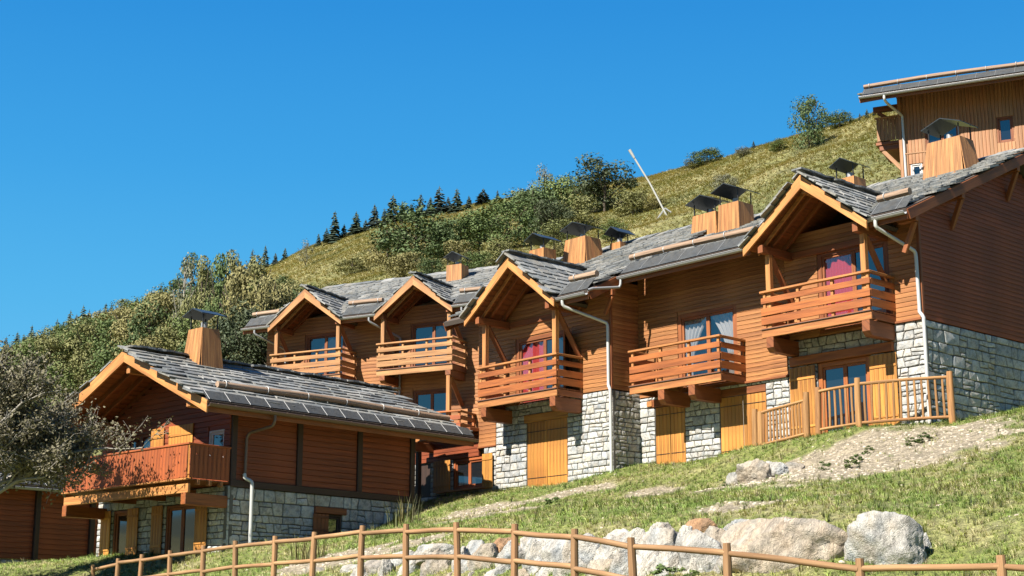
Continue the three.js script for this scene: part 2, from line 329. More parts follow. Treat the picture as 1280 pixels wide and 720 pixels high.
// window unit: outer frame, leaves and panes, set back by `rec` behind wall face z
function windowUnit(parent, x0, x1, y0, y1, z, { leaves = 2, mat = WD.frame, fw = .11, curtains = null, pane = true, name = 'window', ry = 0, lintel = 0, trans = false } = {}) {
  const wg = new THREE.Group(); wg.name = name; wg.position.set((x0 + x1) / 2, (y0 + y1) / 2, z); wg.rotation.y = ry; parent.add(wg);
  const w = x1 - x0, h = y1 - y0, m = pick(mat);
  mk(wg, 'frame', merge([put(box(fw, h, .12, .01), -w / 2 + fw / 2, 0, -.06), put(box(fw, h, .12, .01), w / 2 - fw / 2, 0, -.06), put(box(w - 2 * fw, fw, .12, .01), 0, h / 2 - fw / 2, -.06), put(box(w - 2 * fw, fw * .8, .12, .01), 0, -h / 2 + fw * .4, -.06)]), m);
  const iw = (w - 2 * fw) / leaves, ih = h - fw * 1.8, cy = -fw * .1;
  for (let i = 0; i < leaves; i++) {
    const cx = -w / 2 + fw + iw * (i + .5), lf = .07;
    mk(wg, 'leaf', merge([put(box(lf, ih, .06, .008), cx - iw / 2 + lf / 2, cy, -.07), put(box(lf, ih, .06, .008), cx + iw / 2 - lf / 2, cy, -.07), put(box(iw - 2 * lf, lf, .06, .008), cx, cy + ih / 2 - lf / 2, -.07), put(box(iw - 2 * lf, lf, .06, .008), cx, cy - ih / 2 + lf / 2, -.07)]), m);
    const cu = curtains && curtains[i];
    mk(wg, 'pane', box(iw - 2 * lf + .02, ih - 2 * lf + .02, .012, .001), cu ? clearGlass : M.glass, [cx, cy, -.08]);
    if (cu) curtain(wg, cx - iw / 2 + lf * .6, cx + iw / 2 - lf * .6, cy - ih / 2 + .02, cy + ih / 2, -.15, cu.mat, cu.tie || 0);
  }
  if (lintel) mk(wg, 'lintel', box(w + .5, lintel, .1, .012), pick(WD.beam), [0, h / 2 + lintel / 2 + .01, .0]);
  return wg;
}
const clearGlass = new THREE.MeshPhysicalMaterial({ color: 0xffffff, transmission: 1, thickness: 0, roughness: .02, ior: 1.8 });
function gutter(parent, x0, x1, y, z, mat = M.zinc) {
  const r = .085, s = new THREE.Shape(); s.absarc(0, 0, r, Math.PI, 0, false); s.absarc(0, 0, r - .012, 0, Math.PI, true); s.closePath();
  const g = extr(s, x1 - x0); g.rotateY(Math.PI / 2); g.translate(x0, 0, 0);
  const bead = new THREE.CylinderGeometry(.014, .014, x1 - x0, 8).rotateZ(Math.PI / 2).translate((x0 + x1) / 2, 0, r);
  const m = mk(parent, 'gutter', merge([g, bead]), mat, [0, y, z]);
  for (let x = x0 + .3; x < x1; x += .62) mk(m, 'bracket', box(.025, .03, .2, .004), mat, [x, .012, -.02]);
  return m;
}
function pipe(parent, pts, mat = M.pipe, r = .052) { return mk(parent, 'downpipe', tubeGeo(pts, r, 10, pts.length * 8), mat); }
// snow-guard log lying on the slope, with metal hooks; local roof frame
function snowLog(roof, x0, x1, t, mats = WD.log, lift = .2, r = .105, step = 1.25) {
  const n = 18, L = x1 - x0, g = new THREE.CylinderGeometry(r * .96, r, L, 12, n), p = g.attributes.position;
  for (let i = 0; i < p.count; i++) { const k = 1 + .05 * N3(p.getY(i) * 1.7, x0, 3), bend = .03 * Math.sin(p.getY(i) * .7 + x0); p.setX(i, p.getX(i) * k + bend); p.setZ(i, p.getZ(i) * k); }
  const uv = g.attributes.uv; for (let i = 0; i < uv.count; i++) uv.setXY(i, uv.getY(i) * L, uv.getX(i) * .66);
  g.rotateZ(Math.PI / 2); g.computeVertexNormals();
  const m = mk(roof, 'snow_guard_log', g, pick(mats), [(x0 + x1) / 2, lift + r, -t]);
  for (let x = -L / 2 + .25; x < L / 2; x += step) mk(m, 'hook', merge([new THREE.TorusGeometry(r + .012, .014, 6, 16).rotateY(Math.PI / 2).translate(x, 0, 0), put(box(.028, .02, .75, .004), x, -r - .005, -.3)]), M.hook);
  return m;
}
// strip of sheet metal along the eave with upright holders
function eaveStrip(roof, x0, x1, t0, t1, step = .72) {
  const rise = (t1 - t0) * .36; const m = mk(roof, 'eave_flashing', box(x1 - x0, .012, t1 - t0, .002), M.flash, [(x0 + x1) / 2, .07 + rise / 2, -(t0 + t1) / 2], [Math.atan2(rise, t1 - t0), 0, 0]);
  for (let x = x0 + .06; x <= x1; x += step) mk(m, 'holder', box(.013, .016, t1 - t0 + .03, .004), M.zinc, [x - (x0 + x1) / 2, .012, 0]);
  return m;
}
// chimney clad in boards, tapered, with a pitched sheet-metal cap on four legs
function chimney(parent, pos, wx, wz, h, { taper = .8, ch = .42, ry = 0, capw = 1.12, mats = WD.chim, rise = .24, sink = .5 } = {}) {
  const c = new THREE.Group(); c.name = 'chimney'; c.position.set(...pos); c.rotation.y = ry; parent.add(c);
  const tx = wx * taper, tz = wz * taper;
  const side = (w0, w1, ax) => { // one clad face made of boards
    const n = Math.max(2, Math.round(w0 / .17));
    for (let s of [-1, 1]) for (let i = 0; i < n; i++) {
      const b0 = -w0 / 2 + w0 * i / n + .003, b1 = -w0 / 2 + w0 * (i + 1) / n - .003, t0 = -w1 / 2 + w1 * i / n + .003, t1 = -w1 / 2 + w1 * (i + 1) / n - .003, d0 = (ax ? wx : wz) / 2, d1 = (ax ? tx : tz) / 2, th = .025;
      const hs = h + sink, P = [[b0, -sink], [b1, -sink], [t1, h], [t0, h]];
      const v = P.map(([x, y], k) => { const d = k < 2 ? d0 + (d0 - d1) * sink / h : d1; return [x, y, s * d]; }), w = v.map(([x, y, z]) => [x, y, z - s * th]);
      const pos2 = [], uv = []; const f = (a, b, cc, dd) => { for (const p of [a, b, cc, a, cc, dd]) { pos2.push(...p); uv.push(p[1] + i, p[0] + s + i * .3); } };
      if (s > 0) { f(v[0], v[1], v[2], v[3]); f(v[1], w[1], w[2], v[2]); f(w[0], v[0], v[3], w[3]); f(v[3], v[2], w[2], w[3]); } else { f(v[1], v[0], v[3], v[2]); f(w[1], v[1], v[2], w[2]); f(v[0], w[0], w[3], v[3]); f(v[2], v[3], w[3], w[2]); }
      const g = new THREE.BufferGeometry(); g.setAttribute('position', new THREE.Float32BufferAttribute(pos2, 3)); g.setAttribute('uv', new THREE.Float32BufferAttribute(uv, 2)); g.computeVertexNormals();
      const m = mk(c, 'board', g, pick(mats)); if (ax) m.rotation.y = Math.PI / 2;
    }
  };
  side(wx, tx, false); side(wz, tz, true);
  mk(c, 'flue', box(tx - .07, h + sink, tz - .07, .01), M.iron, [0, (h - sink) / 2 + .01, 0]);
  for (const sx of [-1, 1]) for (const sz of [-1, 1]) mk(c, 'cap_leg', box(.035, ch + .02, .035, .004), M.iron, [sx * (tx / 2 - .05), h + ch / 2, sz * (tz / 2 - .05)]);
  const W = wx * capw * .88 / 2, D = tz * capw / 2 + .1, prof = [[-W, 0], [0, rise], [W, 0], [W, .025], [0, rise + .028], [-W, .025]];
  const g = extr(poly(prof), D * 2); g.translate(0, h + ch - .02, -D); mk(c, 'cap', g, M.cap);
  mk(c, 'flue_pot', new THREE.CylinderGeometry(.1, .1, ch * .6, 12), M.zinc, [0, h + ch * .25, 0]);
  return c;
}
// balcony with horizontal boards (front, right and left side)
function balcony(parent, x0, x1, zw, zf, yR, { board = WD.board, fas = WD.fascia, brackets = 2, bx = null, lower = true, sideL = true, drop = 1.41, bh = .42 } = {}) {
  const b = new THREE.Group(); b.name = 'balcony'; parent.add(b);
  const W = x1 - x0, cx = (x0 + x1) / 2, D = zf - zw, cz = (zf + zw) / 2;
  const rows = [[-.21, -.385], [-.52, -.745], [-.785, -1.02]];
  mk(b, 'handrail', box(W + .06, .07, .14, .012), pick(fas), [cx, yR - .035, zf - .04]);
  for (const [a, c] of rows) mk(b, 'rail_board', box(W, a - c, .036, .008), pick(board), [cx, yR + (a + c) / 2, zf - .018], [0, 0, rr(-.003, .003)]);
  for (const s of sideL ? [-1, 1] : [1]) {
    const x = s > 0 ? x1 : x0;
    mk(b, 'handrail', box(.14, .07, D - .12, .012), pick(fas), [x - s * .05, yR - .035, cz - .06]);
    for (const [a, c] of rows) mk(b, 'rail_board', box(.036, a - c, D - .05, .008), pick(board), [x - s * .018, yR + (a + c) / 2, cz - .025 - .02]);
    mk(b, 'rail_post', box(.09, 1.1, .09, .008), pick(fas), [x - s * .09, yR - .62, zw + .06]);
  }
  const np = 4; for (let i = 0; i < np; i++) mk(b, 'rail_post', box(.09, 1.06, .09, .008), pick(fas), [x0 + .1 + (W - .2) * i / (np - 1), yR - .6, zf - .085]);
  // deck boards
  const nd = Math.round(D / .16); for (let i = 0; i < nd; i++) mk(b, 'deck_board', box(W - .03, .035, D / nd - .012, .006), pick(WD.beam), [cx, yR - 1.135, zw + D * (i + .5) / nd]);
  mk(b, 'drip_edge', box(W + .03, .02, .05, .003), M.copper, [cx, yR - 1.155, zf + .005]);
  mk(b, 'fascia', box(W + .02, .235, .06, .01), pick(fas), [cx, yR - 1.285, zf - .04]);
  for (const s of [-1, 1]) mk(b, 'fascia', box(.06, .2, D - .1, .01), pick(WD.beam), [(s > 0 ? x1 : x0) - s * .04, yR - 1.27, cz - .04]);
  const bxs = bx || [x0 + .28, x1 - .2];
  for (const x of bxs) {
    const L = D + .02 - .04, prof = poly([[-.3, 0], [L - .12, 0], [L, bh * .3], [L, bh], [-.3, bh]]);
    const g = extr(prof, .24, .008); g.translate(0, 0, -.12); g.rotateY(-Math.PI / 2);
    const uv = g.attributes.uv, p = g.attributes.position; for (let i = 0; i < uv.count; i++) uv.setXY(i, p.getZ(i), p.getY(i) + p.getX(i));
    mk(b, 'bracket_beam', g, pick(WD.beam), [x, yR - drop - bh, zw]);
  }
  return b;
}
// projecting gable roof over a balcony: centre x, half width hw, apex/eave heights, front z, back z, main-roof plane test
function gableRoof(parent, cx, hw, yLow, yApex, zf, zb, mainY, { seed = 1, mats = WD.barge, posts = null, zPost = null, yPost = null, cap = 150 } = {}) {
  const al = Math.atan2(yApex - yLow, hw), L = hw / Math.cos(al), sa = Math.sin(al), ca = Math.cos(al), D = zf - zb;
  const mids = (zf + zb) / 2;
  // right slope
  for (const s of [1, -1]) {
    const ex = V3(0, 0, -s), ez = V3(s * ca, -sa, 0), ey = V3(s * sa, ca, 0);
    const out = [[0, 0], [D, 0], [D, L], [0, L]];
    const o = s > 0 ? [cx + hw, yLow, zf] : [cx - hw, yLow, zb];
    const rf = roofPlane(parent, 'gable_roof', o, ex, ey, ez, out, .12);
    const inside = (x, t) => { const z = s > 0 ? zf - x : zb + x, y = yLow + t * sa; return t < L && y > mainY(z) - .05; };
    slates(rf, -.05, D, -.02, L - .08, inside, { e: .3, w: [.34, .62], seed: seed + s, cap });
    // soffit boards under the overhang
    const nb = 12; for (let i = 0; i < nb; i++) mk(rf, 'soffit_board', box(2.4, .018, L / nb - .006, .003), pick(WD.beam), [s > 0 ? 1.25 : D - 1.25, -.095, -L * (i + .5) / nb]);
    for (const x of [.75, 1.35]) mk(rf, 'rafter', box(.09, .13, L - .1, .008), pick(WD.beam), [s > 0 ? x : D - x, -.17, -L / 2]);
    // bargeboard: mitred at the apex
    const bw = .3, lowx = s * hw, prof = poly([[s * (hw + .06), yLow - .03], [s * (hw + .06) * 1, yLow - .03 - bw * .72], [0, yApex + .02 - bw / ca], [0, yApex + .02]].map(([x, y]) => [x, y]));
    const g = extr(prof, .05, .006); const uv = g.attributes.uv, p = g.attributes.position; for (let i = 0; i < uv.count; i++) { const x = p.getX(i), y = p.getY(i); uv.setXY(i, Math.abs(x) * ca - (y - yLow) * sa + 3 * s, Math.abs(x) * sa + y * ca); }
    mk(parent, 'bargeboard', g, mats[s > 0 ? 0 : 1], [cx, 0, zf - .015]);
    // second, narrower board set back
    const prof2 = poly([[s * (hw - .18), yLow - .06], [s * (hw - .18), yLow - .2], [0, yApex - .12 - .17], [0, yApex - .12 - .02]]);
    mk(parent, 'inner_bargeboard', extr(prof2, .04, .004), mats[2], [cx, 0, zf - .42]);
  }
  for (let i = 0; i < Math.ceil(D / .55); i++) mk(parent, 'ridge_slate', slateGeos[i % 8], M.slate[i % 4], [cx + rr(-.03, .03), yApex + .17, zf - .15 - i * .5], [rr(-.04, .06), Math.PI / 2 + rr(-.1, .1), rr(-.1, .1)]).scale.set(.6, .05, .42);
  // ridge purlin and side purlins
  beam(parent, 'purlin', [cx, yApex - .4, zf - .12], [cx, yApex - .4, zb + 1], .17, .22, pick(WD.fascia));
  if (posts) for (const [i, x] of posts.entries()) {
    beam(parent, 'purlin', [x, yPost + .11, zf - .1], [x, yPost + .11, zPost - 1.6], .18, .24, pick(WD.beam));
  }
}

// ───────────────────────── terrain ─────────────────────────
const frameOf = (yaw, O) => ({ O, th: -(90 + yaw) * Math.PI / 180 });
const FM = frameOf(-42.57, at(766, 592, 50.5)), FL = frameOf(-47.2, at(283, 690, 45.5)), FC = frameOf(-62.7, at(565, 420, 66)), FT = frameOf(-64.7, at(1129, 226, 70)), FF = frameOf(-47.2, at(115, 625, 60));
const toW = (F, x, y, z) => V3(x, y, z).applyAxisAngle(V3(0, 1, 0), F.th).add(F.O);
const toL = (F, p) => p.clone().sub(F.O).applyAxisAngle(V3(0, 1, 0), -F.th);
// posts of the long rail fence: image column, image row of the top, distance
const fencePosts = [[1432, 706, 19], [1250, 694, 20], [1073, 698, 21], [908, 679, 22], [790, 672, 23.3], [718, 661, 24.8], [642, 655, 26.4], [571, 653, 28], [508, 655, 29.7], [453, 657, 31.4], [393, 665, 33.1], [343, 670, 34.8], [295, 676, 36.5], [255, 682, 38.2], [213, 688, 40], [177, 693, 41.6], [148, 698, 43.2], [117, 706, 44.6]].map(([x, y, d]) => at(x, y, d));
const ctrl = [];
{
  const c = (px, py, d) => ctrl.push(at(px, py, d)), w = (F, x, y, z) => ctrl.push(toW(F, x, y, z)), raw = (x, y, z) => ctrl.push(V3(x, y, z));
  raw(0, 0, 0); raw(-12, 0, 5); raw(12, 0, 5); raw(-16, .6, -18); raw(14, .6, -10); raw(0, .4, -12); raw(-26, 2.5, -38); raw(30, 6, -30); raw(-34, 4.4, -60); raw(30, 12, -46);
  for (const p of fencePosts) raw(p.x, p.y - 1.08, p.z);
  for (let i = 0; i < fencePosts.length; i += 3) raw(fencePosts[i].x * .88, fencePosts[i].y - 1.5, fencePosts[i].z * .88 + 0);
  c(1190, 704, 24.6); c(1010, 652, 26.8); c(890, 652, 28.6); c(740, 668, 30.6); c(640, 672, 32.6); c(545, 684, 34.6); c(455, 700, 36.8);
  for (const [x, y, d] of [[1115, 724, 23.6], [1000, 738, 24], [880, 742, 24.4], [780, 738, 25.4], [700, 732, 27.2], [640, 731, 28.4], [570, 731, 29.8], [500, 731, 31.8], [430, 731, 33.8]]) c(x, y, d);
  c(1250, 610, 29.5); c(1100, 622, 30.5); c(950, 617, 34); c(800, 627, 38); c(680, 640, 41); c(580, 650, 43.5);
  c(1260, 560, 35.5); c(1090, 598, 34); c(980, 600, 36.5); c(1330, 540, 36); c(1400, 640, 24);
  w(FM, -9.8, -.35, .4); w(FM, -7.5, -.2, .3); w(FM, -4.5, -.22, .3); w(FM, -2, -.22, .3); w(FM, 0, -.02, .2); w(FM, .1, .35, -1.2); w(FM, 2, .25, -1.1); w(FM, 4.3, .3, -1);
  w(FM, 5.7, .28, .25); w(FM, 7.9, .46, 0); w(FM, 9.4, .48, .2); w(FM, 11.7, .5, -.95); w(FM, 6.2, .45, -1.2); w(FM, 9, .48, -1.2); w(FM, 10.9, .62, -1.5); w(FM, 10.85, .8, -2.9); w(FM, 10.85, 1.45, -6.4); w(FM, 11.5, 2, -10); w(FM, 16, 1.6, -5);
  w(FM, 6, -.55, 1.6); w(FM, 8.5, -.45, 2); w(FM, 10.8, -.2, 1.6);
  w(FL, .1, .05, 0); w(FL, .1, .3, -3.4); w(FL, .1, 1, -5.7); w(FL, .2, 1.6, -7.1); w(FL, -3, 0, .4); w(FL, -6.6, .1, .3); w(FL, -7.5, .3, -6); w(FL, 2, .4, -2.2); w(FL, -2, 1.7, -9);
  w(FC, -2, -4.3, -1); w(FC, -8, -4.3, -1); w(FC, -2, -4.6, 4); w(FC, -12, -4.5, -1); w(FM, -3, 1, -11); w(FM, 5, 2.5, -12);
  w(FT, 0, -.6, 0); w(FT, 8, -.6, 0); w(FF, 0, -2.5, 0); w(FF, 0, -2.5, 8);
}
// thin-plate spline through the surveyed points
const tps = (() => {
  const n = ctrl.length, m = n + 3, A = Array.from({ length: m }, () => new Float64Array(m + 1));
  const U = d2 => d2 < 1e-9 ? 0 : .5 * d2 * Math.log(d2);
  for (let i = 0; i < n; i++) { for (let j = 0; j < n; j++) A[i][j] = U((ctrl[i].x - ctrl[j].x) ** 2 + (ctrl[i].z - ctrl[j].z) ** 2); A[i][i] += .03; A[i][n] = A[n][i] = 1; A[i][n + 1] = A[n + 1][i] = ctrl[i].x; A[i][n + 2] = A[n + 2][i] = ctrl[i].z; A[i][m] = ctrl[i].y; }
  for (let i = 0; i < m; i++) { let p = i; for (let r = i + 1; r < m; r++) if (Math.abs(A[r][i]) > Math.abs(A[p][i])) p = r;[A[i], A[p]] = [A[p], A[i]]; for (let r = i + 1; r < m; r++) { const f = A[r][i] / A[i][i]; if (f) for (let c = i; c <= m; c++) A[r][c] -= f * A[i][c]; } }
  const s = new Float64Array(m); for (let i = m - 1; i >= 0; i--) { let v = A[i][m]; for (let c = i + 1; c < m; c++) v -= A[i][c] * s[c]; s[i] = v / A[i][i]; }
  return (x, z) => { let v = s[n] + s[n + 1] * x + s[n + 2] * z; for (let i = 0; i < n; i++) v += s[i] * U((x - ctrl[i].x) ** 2 + (z - ctrl[i].z) ** 2); return v; };
})();
const lerpTab = (tab, x) => { if (x <= tab[0][0]) return tab[0][1]; for (let i = 1; i < tab.length; i++) if (x <= tab[i][0]) { const t = (x - tab[i - 1][0]) / (tab[i][0] - tab[i - 1][0]); const s = t * t * (3 - 2 * t) * .35 + t * .65; return tab[i - 1][1] + (tab[i][1] - tab[i - 1][1]) * s; } return tab[tab.length - 1][1]; };
const azTan = (px, py) => { const r = rayOf(px, py); return [Math.atan2(r.x, -r.z) * 180 / Math.PI, r.y / Math.hypot(r.x, r.z)]; };
const skyTab = [[0, 446], [60, 428], [130, 404], [200, 378], [260, 356], [325, 334], [400, 303], [450, 288], [500, 271], [560, 261], [620, 251], [700, 236], [760, 230], [810, 222], [850, 212], [900, 199], [950, 182], [1000, 168], [1050, 155], [1100, 140], [1180, 118], [1280, 95]].map(([x, y]) => azTan(x, y));
const lowTab = [[0, 560], [200, 500], [320, 440], [450, 385], [600, 356], [760, 340], [900, 296], [1000, 250], [1100, 236], [1280, 222]].map(([x, y]) => azTan(x, y));
const R1tab = [[-18, 330], [-9, 250], [-4, 215], [2, 185], [8, 155], [14, 138], [20, 130]];
skyTab.push([26, .40], [40, .42], [75, .2], [120, .03]); skyTab.unshift([-120, .02], [-60, .08], [-35, .13], [-24, .155]);
lowTab.push([26, .32], [40, .3], [75, .1], [120, .01]); lowTab.unshift([-120, 0], [-60, .03], [-35, .06], [-24, .09]);
const R0 = 78;
function hillY(x, z) {
  const r = Math.hypot(x, z), az = Math.atan2(x, -z) * 180 / Math.PI;
  const R1 = lerpTab(R1tab, az), h0 = EYE + lerpTab(lowTab, az) * R0, h1 = EYE + lerpTab(skyTab, az) * R1, k = (h1 - h0) / (R1 - R0);
  const n = (fbm(x * .028, z * .028, 2.2, 4) * 2.2 + fbm(x * .11, z * .11, 5.1, 3) * .7) * sstep(70, 110, r);
  const crest = 1 - sstep(R1 * .82, R1, r) * .75;
  return (r < R1 ? h0 + k * (r - R0) : h1 + 12 * (1 - Math.exp(-(r - R1) / 70))) + n * crest;
}
// foot of the stacked boulders: image column → distance; the ground drops in a step in front of it
const stepTab = [[380, 36.4], [450, 34.2], [500, 32.9], [545, 31.6], [590, 30.6], [630, 29.6], [680, 28.5], [735, 27], [780, 26], [885, 25], [1000, 24.5], [1115, 24.1], [1175, 24.4]].map(([px, d]) => [Math.atan2((px - 640) / FOCAL, Math.cos(PITCH) + Math.sin(PITCH) * .18) * 180 / Math.PI, d]);
function groundY(x, z) {
  const r = Math.hypot(x, z), az = Math.atan2(x, -z) * 180 / Math.PI;
  const wHill = sstep(66, 80, r), near = wHill < 1 ? tps(x, z) : 0;
  let y = wHill > 0 ? near * (1 - wHill) + hillY(x, z) * wHill : near;
  if (r > 16 && r < 50 && az > stepTab[0][0] && az < 15.6) {
    const F = lerpTab(stepTab, az), dd = Math.abs(z) * Math.cos(PITCH) + (y - EYE) * Math.sin(PITCH), yb = EYE + F * .0455;
    const top = yb + Math.max(0, dd - F) * 2.4 - Math.max(0, F - dd) * .3, k = sstep(stepTab[0][0], stepTab[0][0] + 1.5, az) * (1 - sstep(14.2, 15.6, az));
    if (top < y) y += (top - y) * k;
  }
  const out = sstep(34, 70, Math.abs(az)); // behind and beside the camera the ground levels out
  if (out > 0) y = y * (1 - out) + out * (r < 66 ? 0 : wHill * hillY(x, z));
  y += (fbm(x * .35, z * .35, 1, 3) * .16 + fbm(x * 1.3, z * 1.3, 4, 2) * .05) * (1 - wHill) * sstep(14, 22, r);
  return y;
}
// how bare the bank is at a point (0 grass … 1 soil and gravel), patches as in the photograph
const barePatches = [[1060, 541, 41, 4.6, 1.1], [985, 549, 41.6, 2.6, .9], [1150, 536, 40.6, 2.4, .8], [1065, 560, 38.8, 4.6, 2.1], [985, 562, 40, 2.6, 1.5], [1160, 550, 38.8, 2.6, 1.2], [1100, 585, 36.5, 2.6, 1.0], [620, 628, 46.5, 2.4, .7], [700, 612, 47, 1.8, .45], [815, 604, 44.5, .9, .4], [600, 640, 44, 1.8, .5], [930, 640, 30.2, 1.0, .5], [420, 690, 38.5, 1.8, .9], [500, 668, 37.5, 1.6, .5]].map(([x, y, d, a, b]) => { const p = at(x, y, d); return [p.x, p.z, a, b]; });
function bare(x, z) {
  let v = 0; for (const [a, b, rx, rz] of barePatches) { const d = ((x - a) / rx) ** 2 + ((z - b) / (rz * 2.0)) ** 2; v = Math.max(v, 1.25 - d); }
  return clamp(v + fbm(x * .9, z * .9, 8, 4) * 1.15 + .1 * fbm(x * 5, z * 5, 1, 2), 0, 1);
}
const tmpC = new THREE.Color();
function terrainMesh(name, azs, rs, colour, mat) {
  const na = azs.length, nr = rs.length, pos = new Float32Array(na * nr * 3), col = new Float32Array(na * nr * 3), uv = new Float32Array(na * nr * 2), idx = [];
  for (let j = 0; j < nr; j++) for (let i = 0; i < na; i++) {
    const a = azs[i] * Math.PI / 180, x = Math.sin(a) * rs[j], z = -Math.cos(a) * rs[j], o = j * na + i, y = groundY(x, z);
    pos.set([x, y, z], o * 3); uv.set([x, z], o * 2); const c = colour(x, y, z); col.set(c, o * 3);
    if (i + 1 < na && j + 1 < nr) idx.push(o, o + 1, o + na + 1, o, o + na + 1, o + na);
  }
  const g = new THREE.BufferGeometry(); g.setAttribute('position', new THREE.BufferAttribute(pos, 3)); g.setAttribute('color', new THREE.BufferAttribute(col, 3)); g.setAttribute('uv', new THREE.BufferAttribute(uv, 2)); g.setIndex(idx); g.computeVertexNormals();
  const m = mk(scene, name, g, mat); m.userData.kind = 'structure'; return m;
}
const seq = (a, b, n) => Array.from({ length: n }, (_, i) => a + (b - a) * i / (n - 1));
const geomSeq = (a, b, n) => Array.from({ length: n }, (_, i) => a * Math.pow(b / a, i / (n - 1)));
const soilC = [.52, .435, .325], grassC = [.30, .34, .085], grassD = [.47, .43, .20];
function bankColour(x, y, z) {
  const b = sstep(.25, .75, bare(x, z)), d = sstep(-.1, .35, fbm(x * .5, z * .5, 3, 3)), f = .9 + .5 * fbm(x * 2.3, z * 2.3, 6, 2);
  const az = Math.abs(Math.atan2(x, -z)) * 57.3, rd = Math.hypot(x, z), away = Math.max(1 - sstep(14, 18, rd), sstep(21, 26, az)); // unseen ground outside the bank, darkened to cut bounce light onto the walls
  return [0, 1, 2].map(i => (1 - away) * ((grassC[i] * (1 - d) + grassD[i] * d) * (1 - b) + soilC[i] * b) * f * ALB + away * [.075, .095, .032][i] * f);
}
const meadowA = [.27, .275, .085], meadowB = [.38, .345, .14], meadowC = [.18, .20, .06];
function hillColour(x, y, z) {
  const d = sstep(-.25, .3, fbm(x * .05, z * .05, 3, 4)), e = sstep(.05, .35, fbm(x * .09, z * .09, 9, 4)), f = .9 + .6 * fbm(x * .6, z * .6, 6, 3);
  return [0, 1, 2].map(i => ((meadowA[i] * (1 - d) + meadowB[i] * d) * (1 - e) + meadowC[i] * e) * f * ALB);
}
const bankMat = new THREE.MeshStandardMaterial({ vertexColors: true, map: groundGrain, bumpMap: groundBump, bumpScale: .05, roughness: 1 });
const hillGrain = groundGrain.clone(); hillGrain.repeat.set(.09, .09); hillGrain.needsUpdate = true;
const hillMat = new THREE.MeshStandardMaterial({ vertexColors: true, map: hillGrain, roughness: 1 });
const azAll = [...seq(-180, -40, 36), ...seq(-38, -22, 12), ...seq(-21.6, 23.6, 300), ...seq(26, 45, 12), ...seq(50, 180, 34)];
terrainMesh('ground', azAll, [.1, ...seq(4, 16, 7), ...seq(17, 66, 230)], bankColour, bankMat);
terrainMesh('hillside', [...seq(-180, -40, 36), ...seq(-38, -24, 12), ...seq(-23.5, 23.6, 230), ...seq(26, 45, 12), ...seq(50, 180, 34)], [...seq(66, 240, 120), ...geomSeq(246, 420, 22), 600, 1000, 2000, 4000], hillColour, hillMat);

// unseen forested valley side, added behind the camera to deepen shade: it closes the low sky that the fronts of the houses face
{
  const na = 70, nr = 16, pos = [], col = [], idx = [];
  for (let j = 0; j < nr; j++) for (let i = 0; i < na; i++) {
    const az = 62 + 236 * i / (na - 1), a = az * Math.PI / 180, r = 420 + 1500 * (j / (nr - 1)), edge = sstep(62, 92, az) * (1 - sstep(268, 298, az)), t = Math.min(1, j / (nr - 3));
    const crest = Math.tan((8 + 5 * fbm(az * .05, 1.5, 0, 3)) * Math.PI / 180) * 1700, x = Math.sin(a) * r, z = -Math.cos(a) * r, y = -2 + edge * crest * Math.pow(t, .8) * (j > nr - 3 ? .98 : 1) + 24 * t * fbm(x * .006, z * .006, 3, 3);
    pos.push(x, y, z); const f = 1 + fbm(x * .01, z * .01, 7, 3), k = sstep(.1, .4, fbm(x * .004, z * .004, 2, 3)); col.push((.05 + .12 * k) * f, (.07 + .09 * k) * f, (.035 + .02 * k) * f);
    if (i + 1 < na && j + 1 < nr) { const o = j * na + i; idx.push(o, o + 1, o + na + 1, o, o + na + 1, o + na); }
  }
  const g = new THREE.BufferGeometry(); g.setAttribute('position', new THREE.Float32BufferAttribute(pos, 3)); g.setAttribute('color', new THREE.Float32BufferAttribute(col, 3)); g.setIndex(idx); g.computeVertexNormals();
  mk(scene, 'added_mountain', g, new THREE.MeshStandardMaterial({ vertexColors: true, roughness: 1, side: THREE.DoubleSide })).userData.kind = 'structure';
}
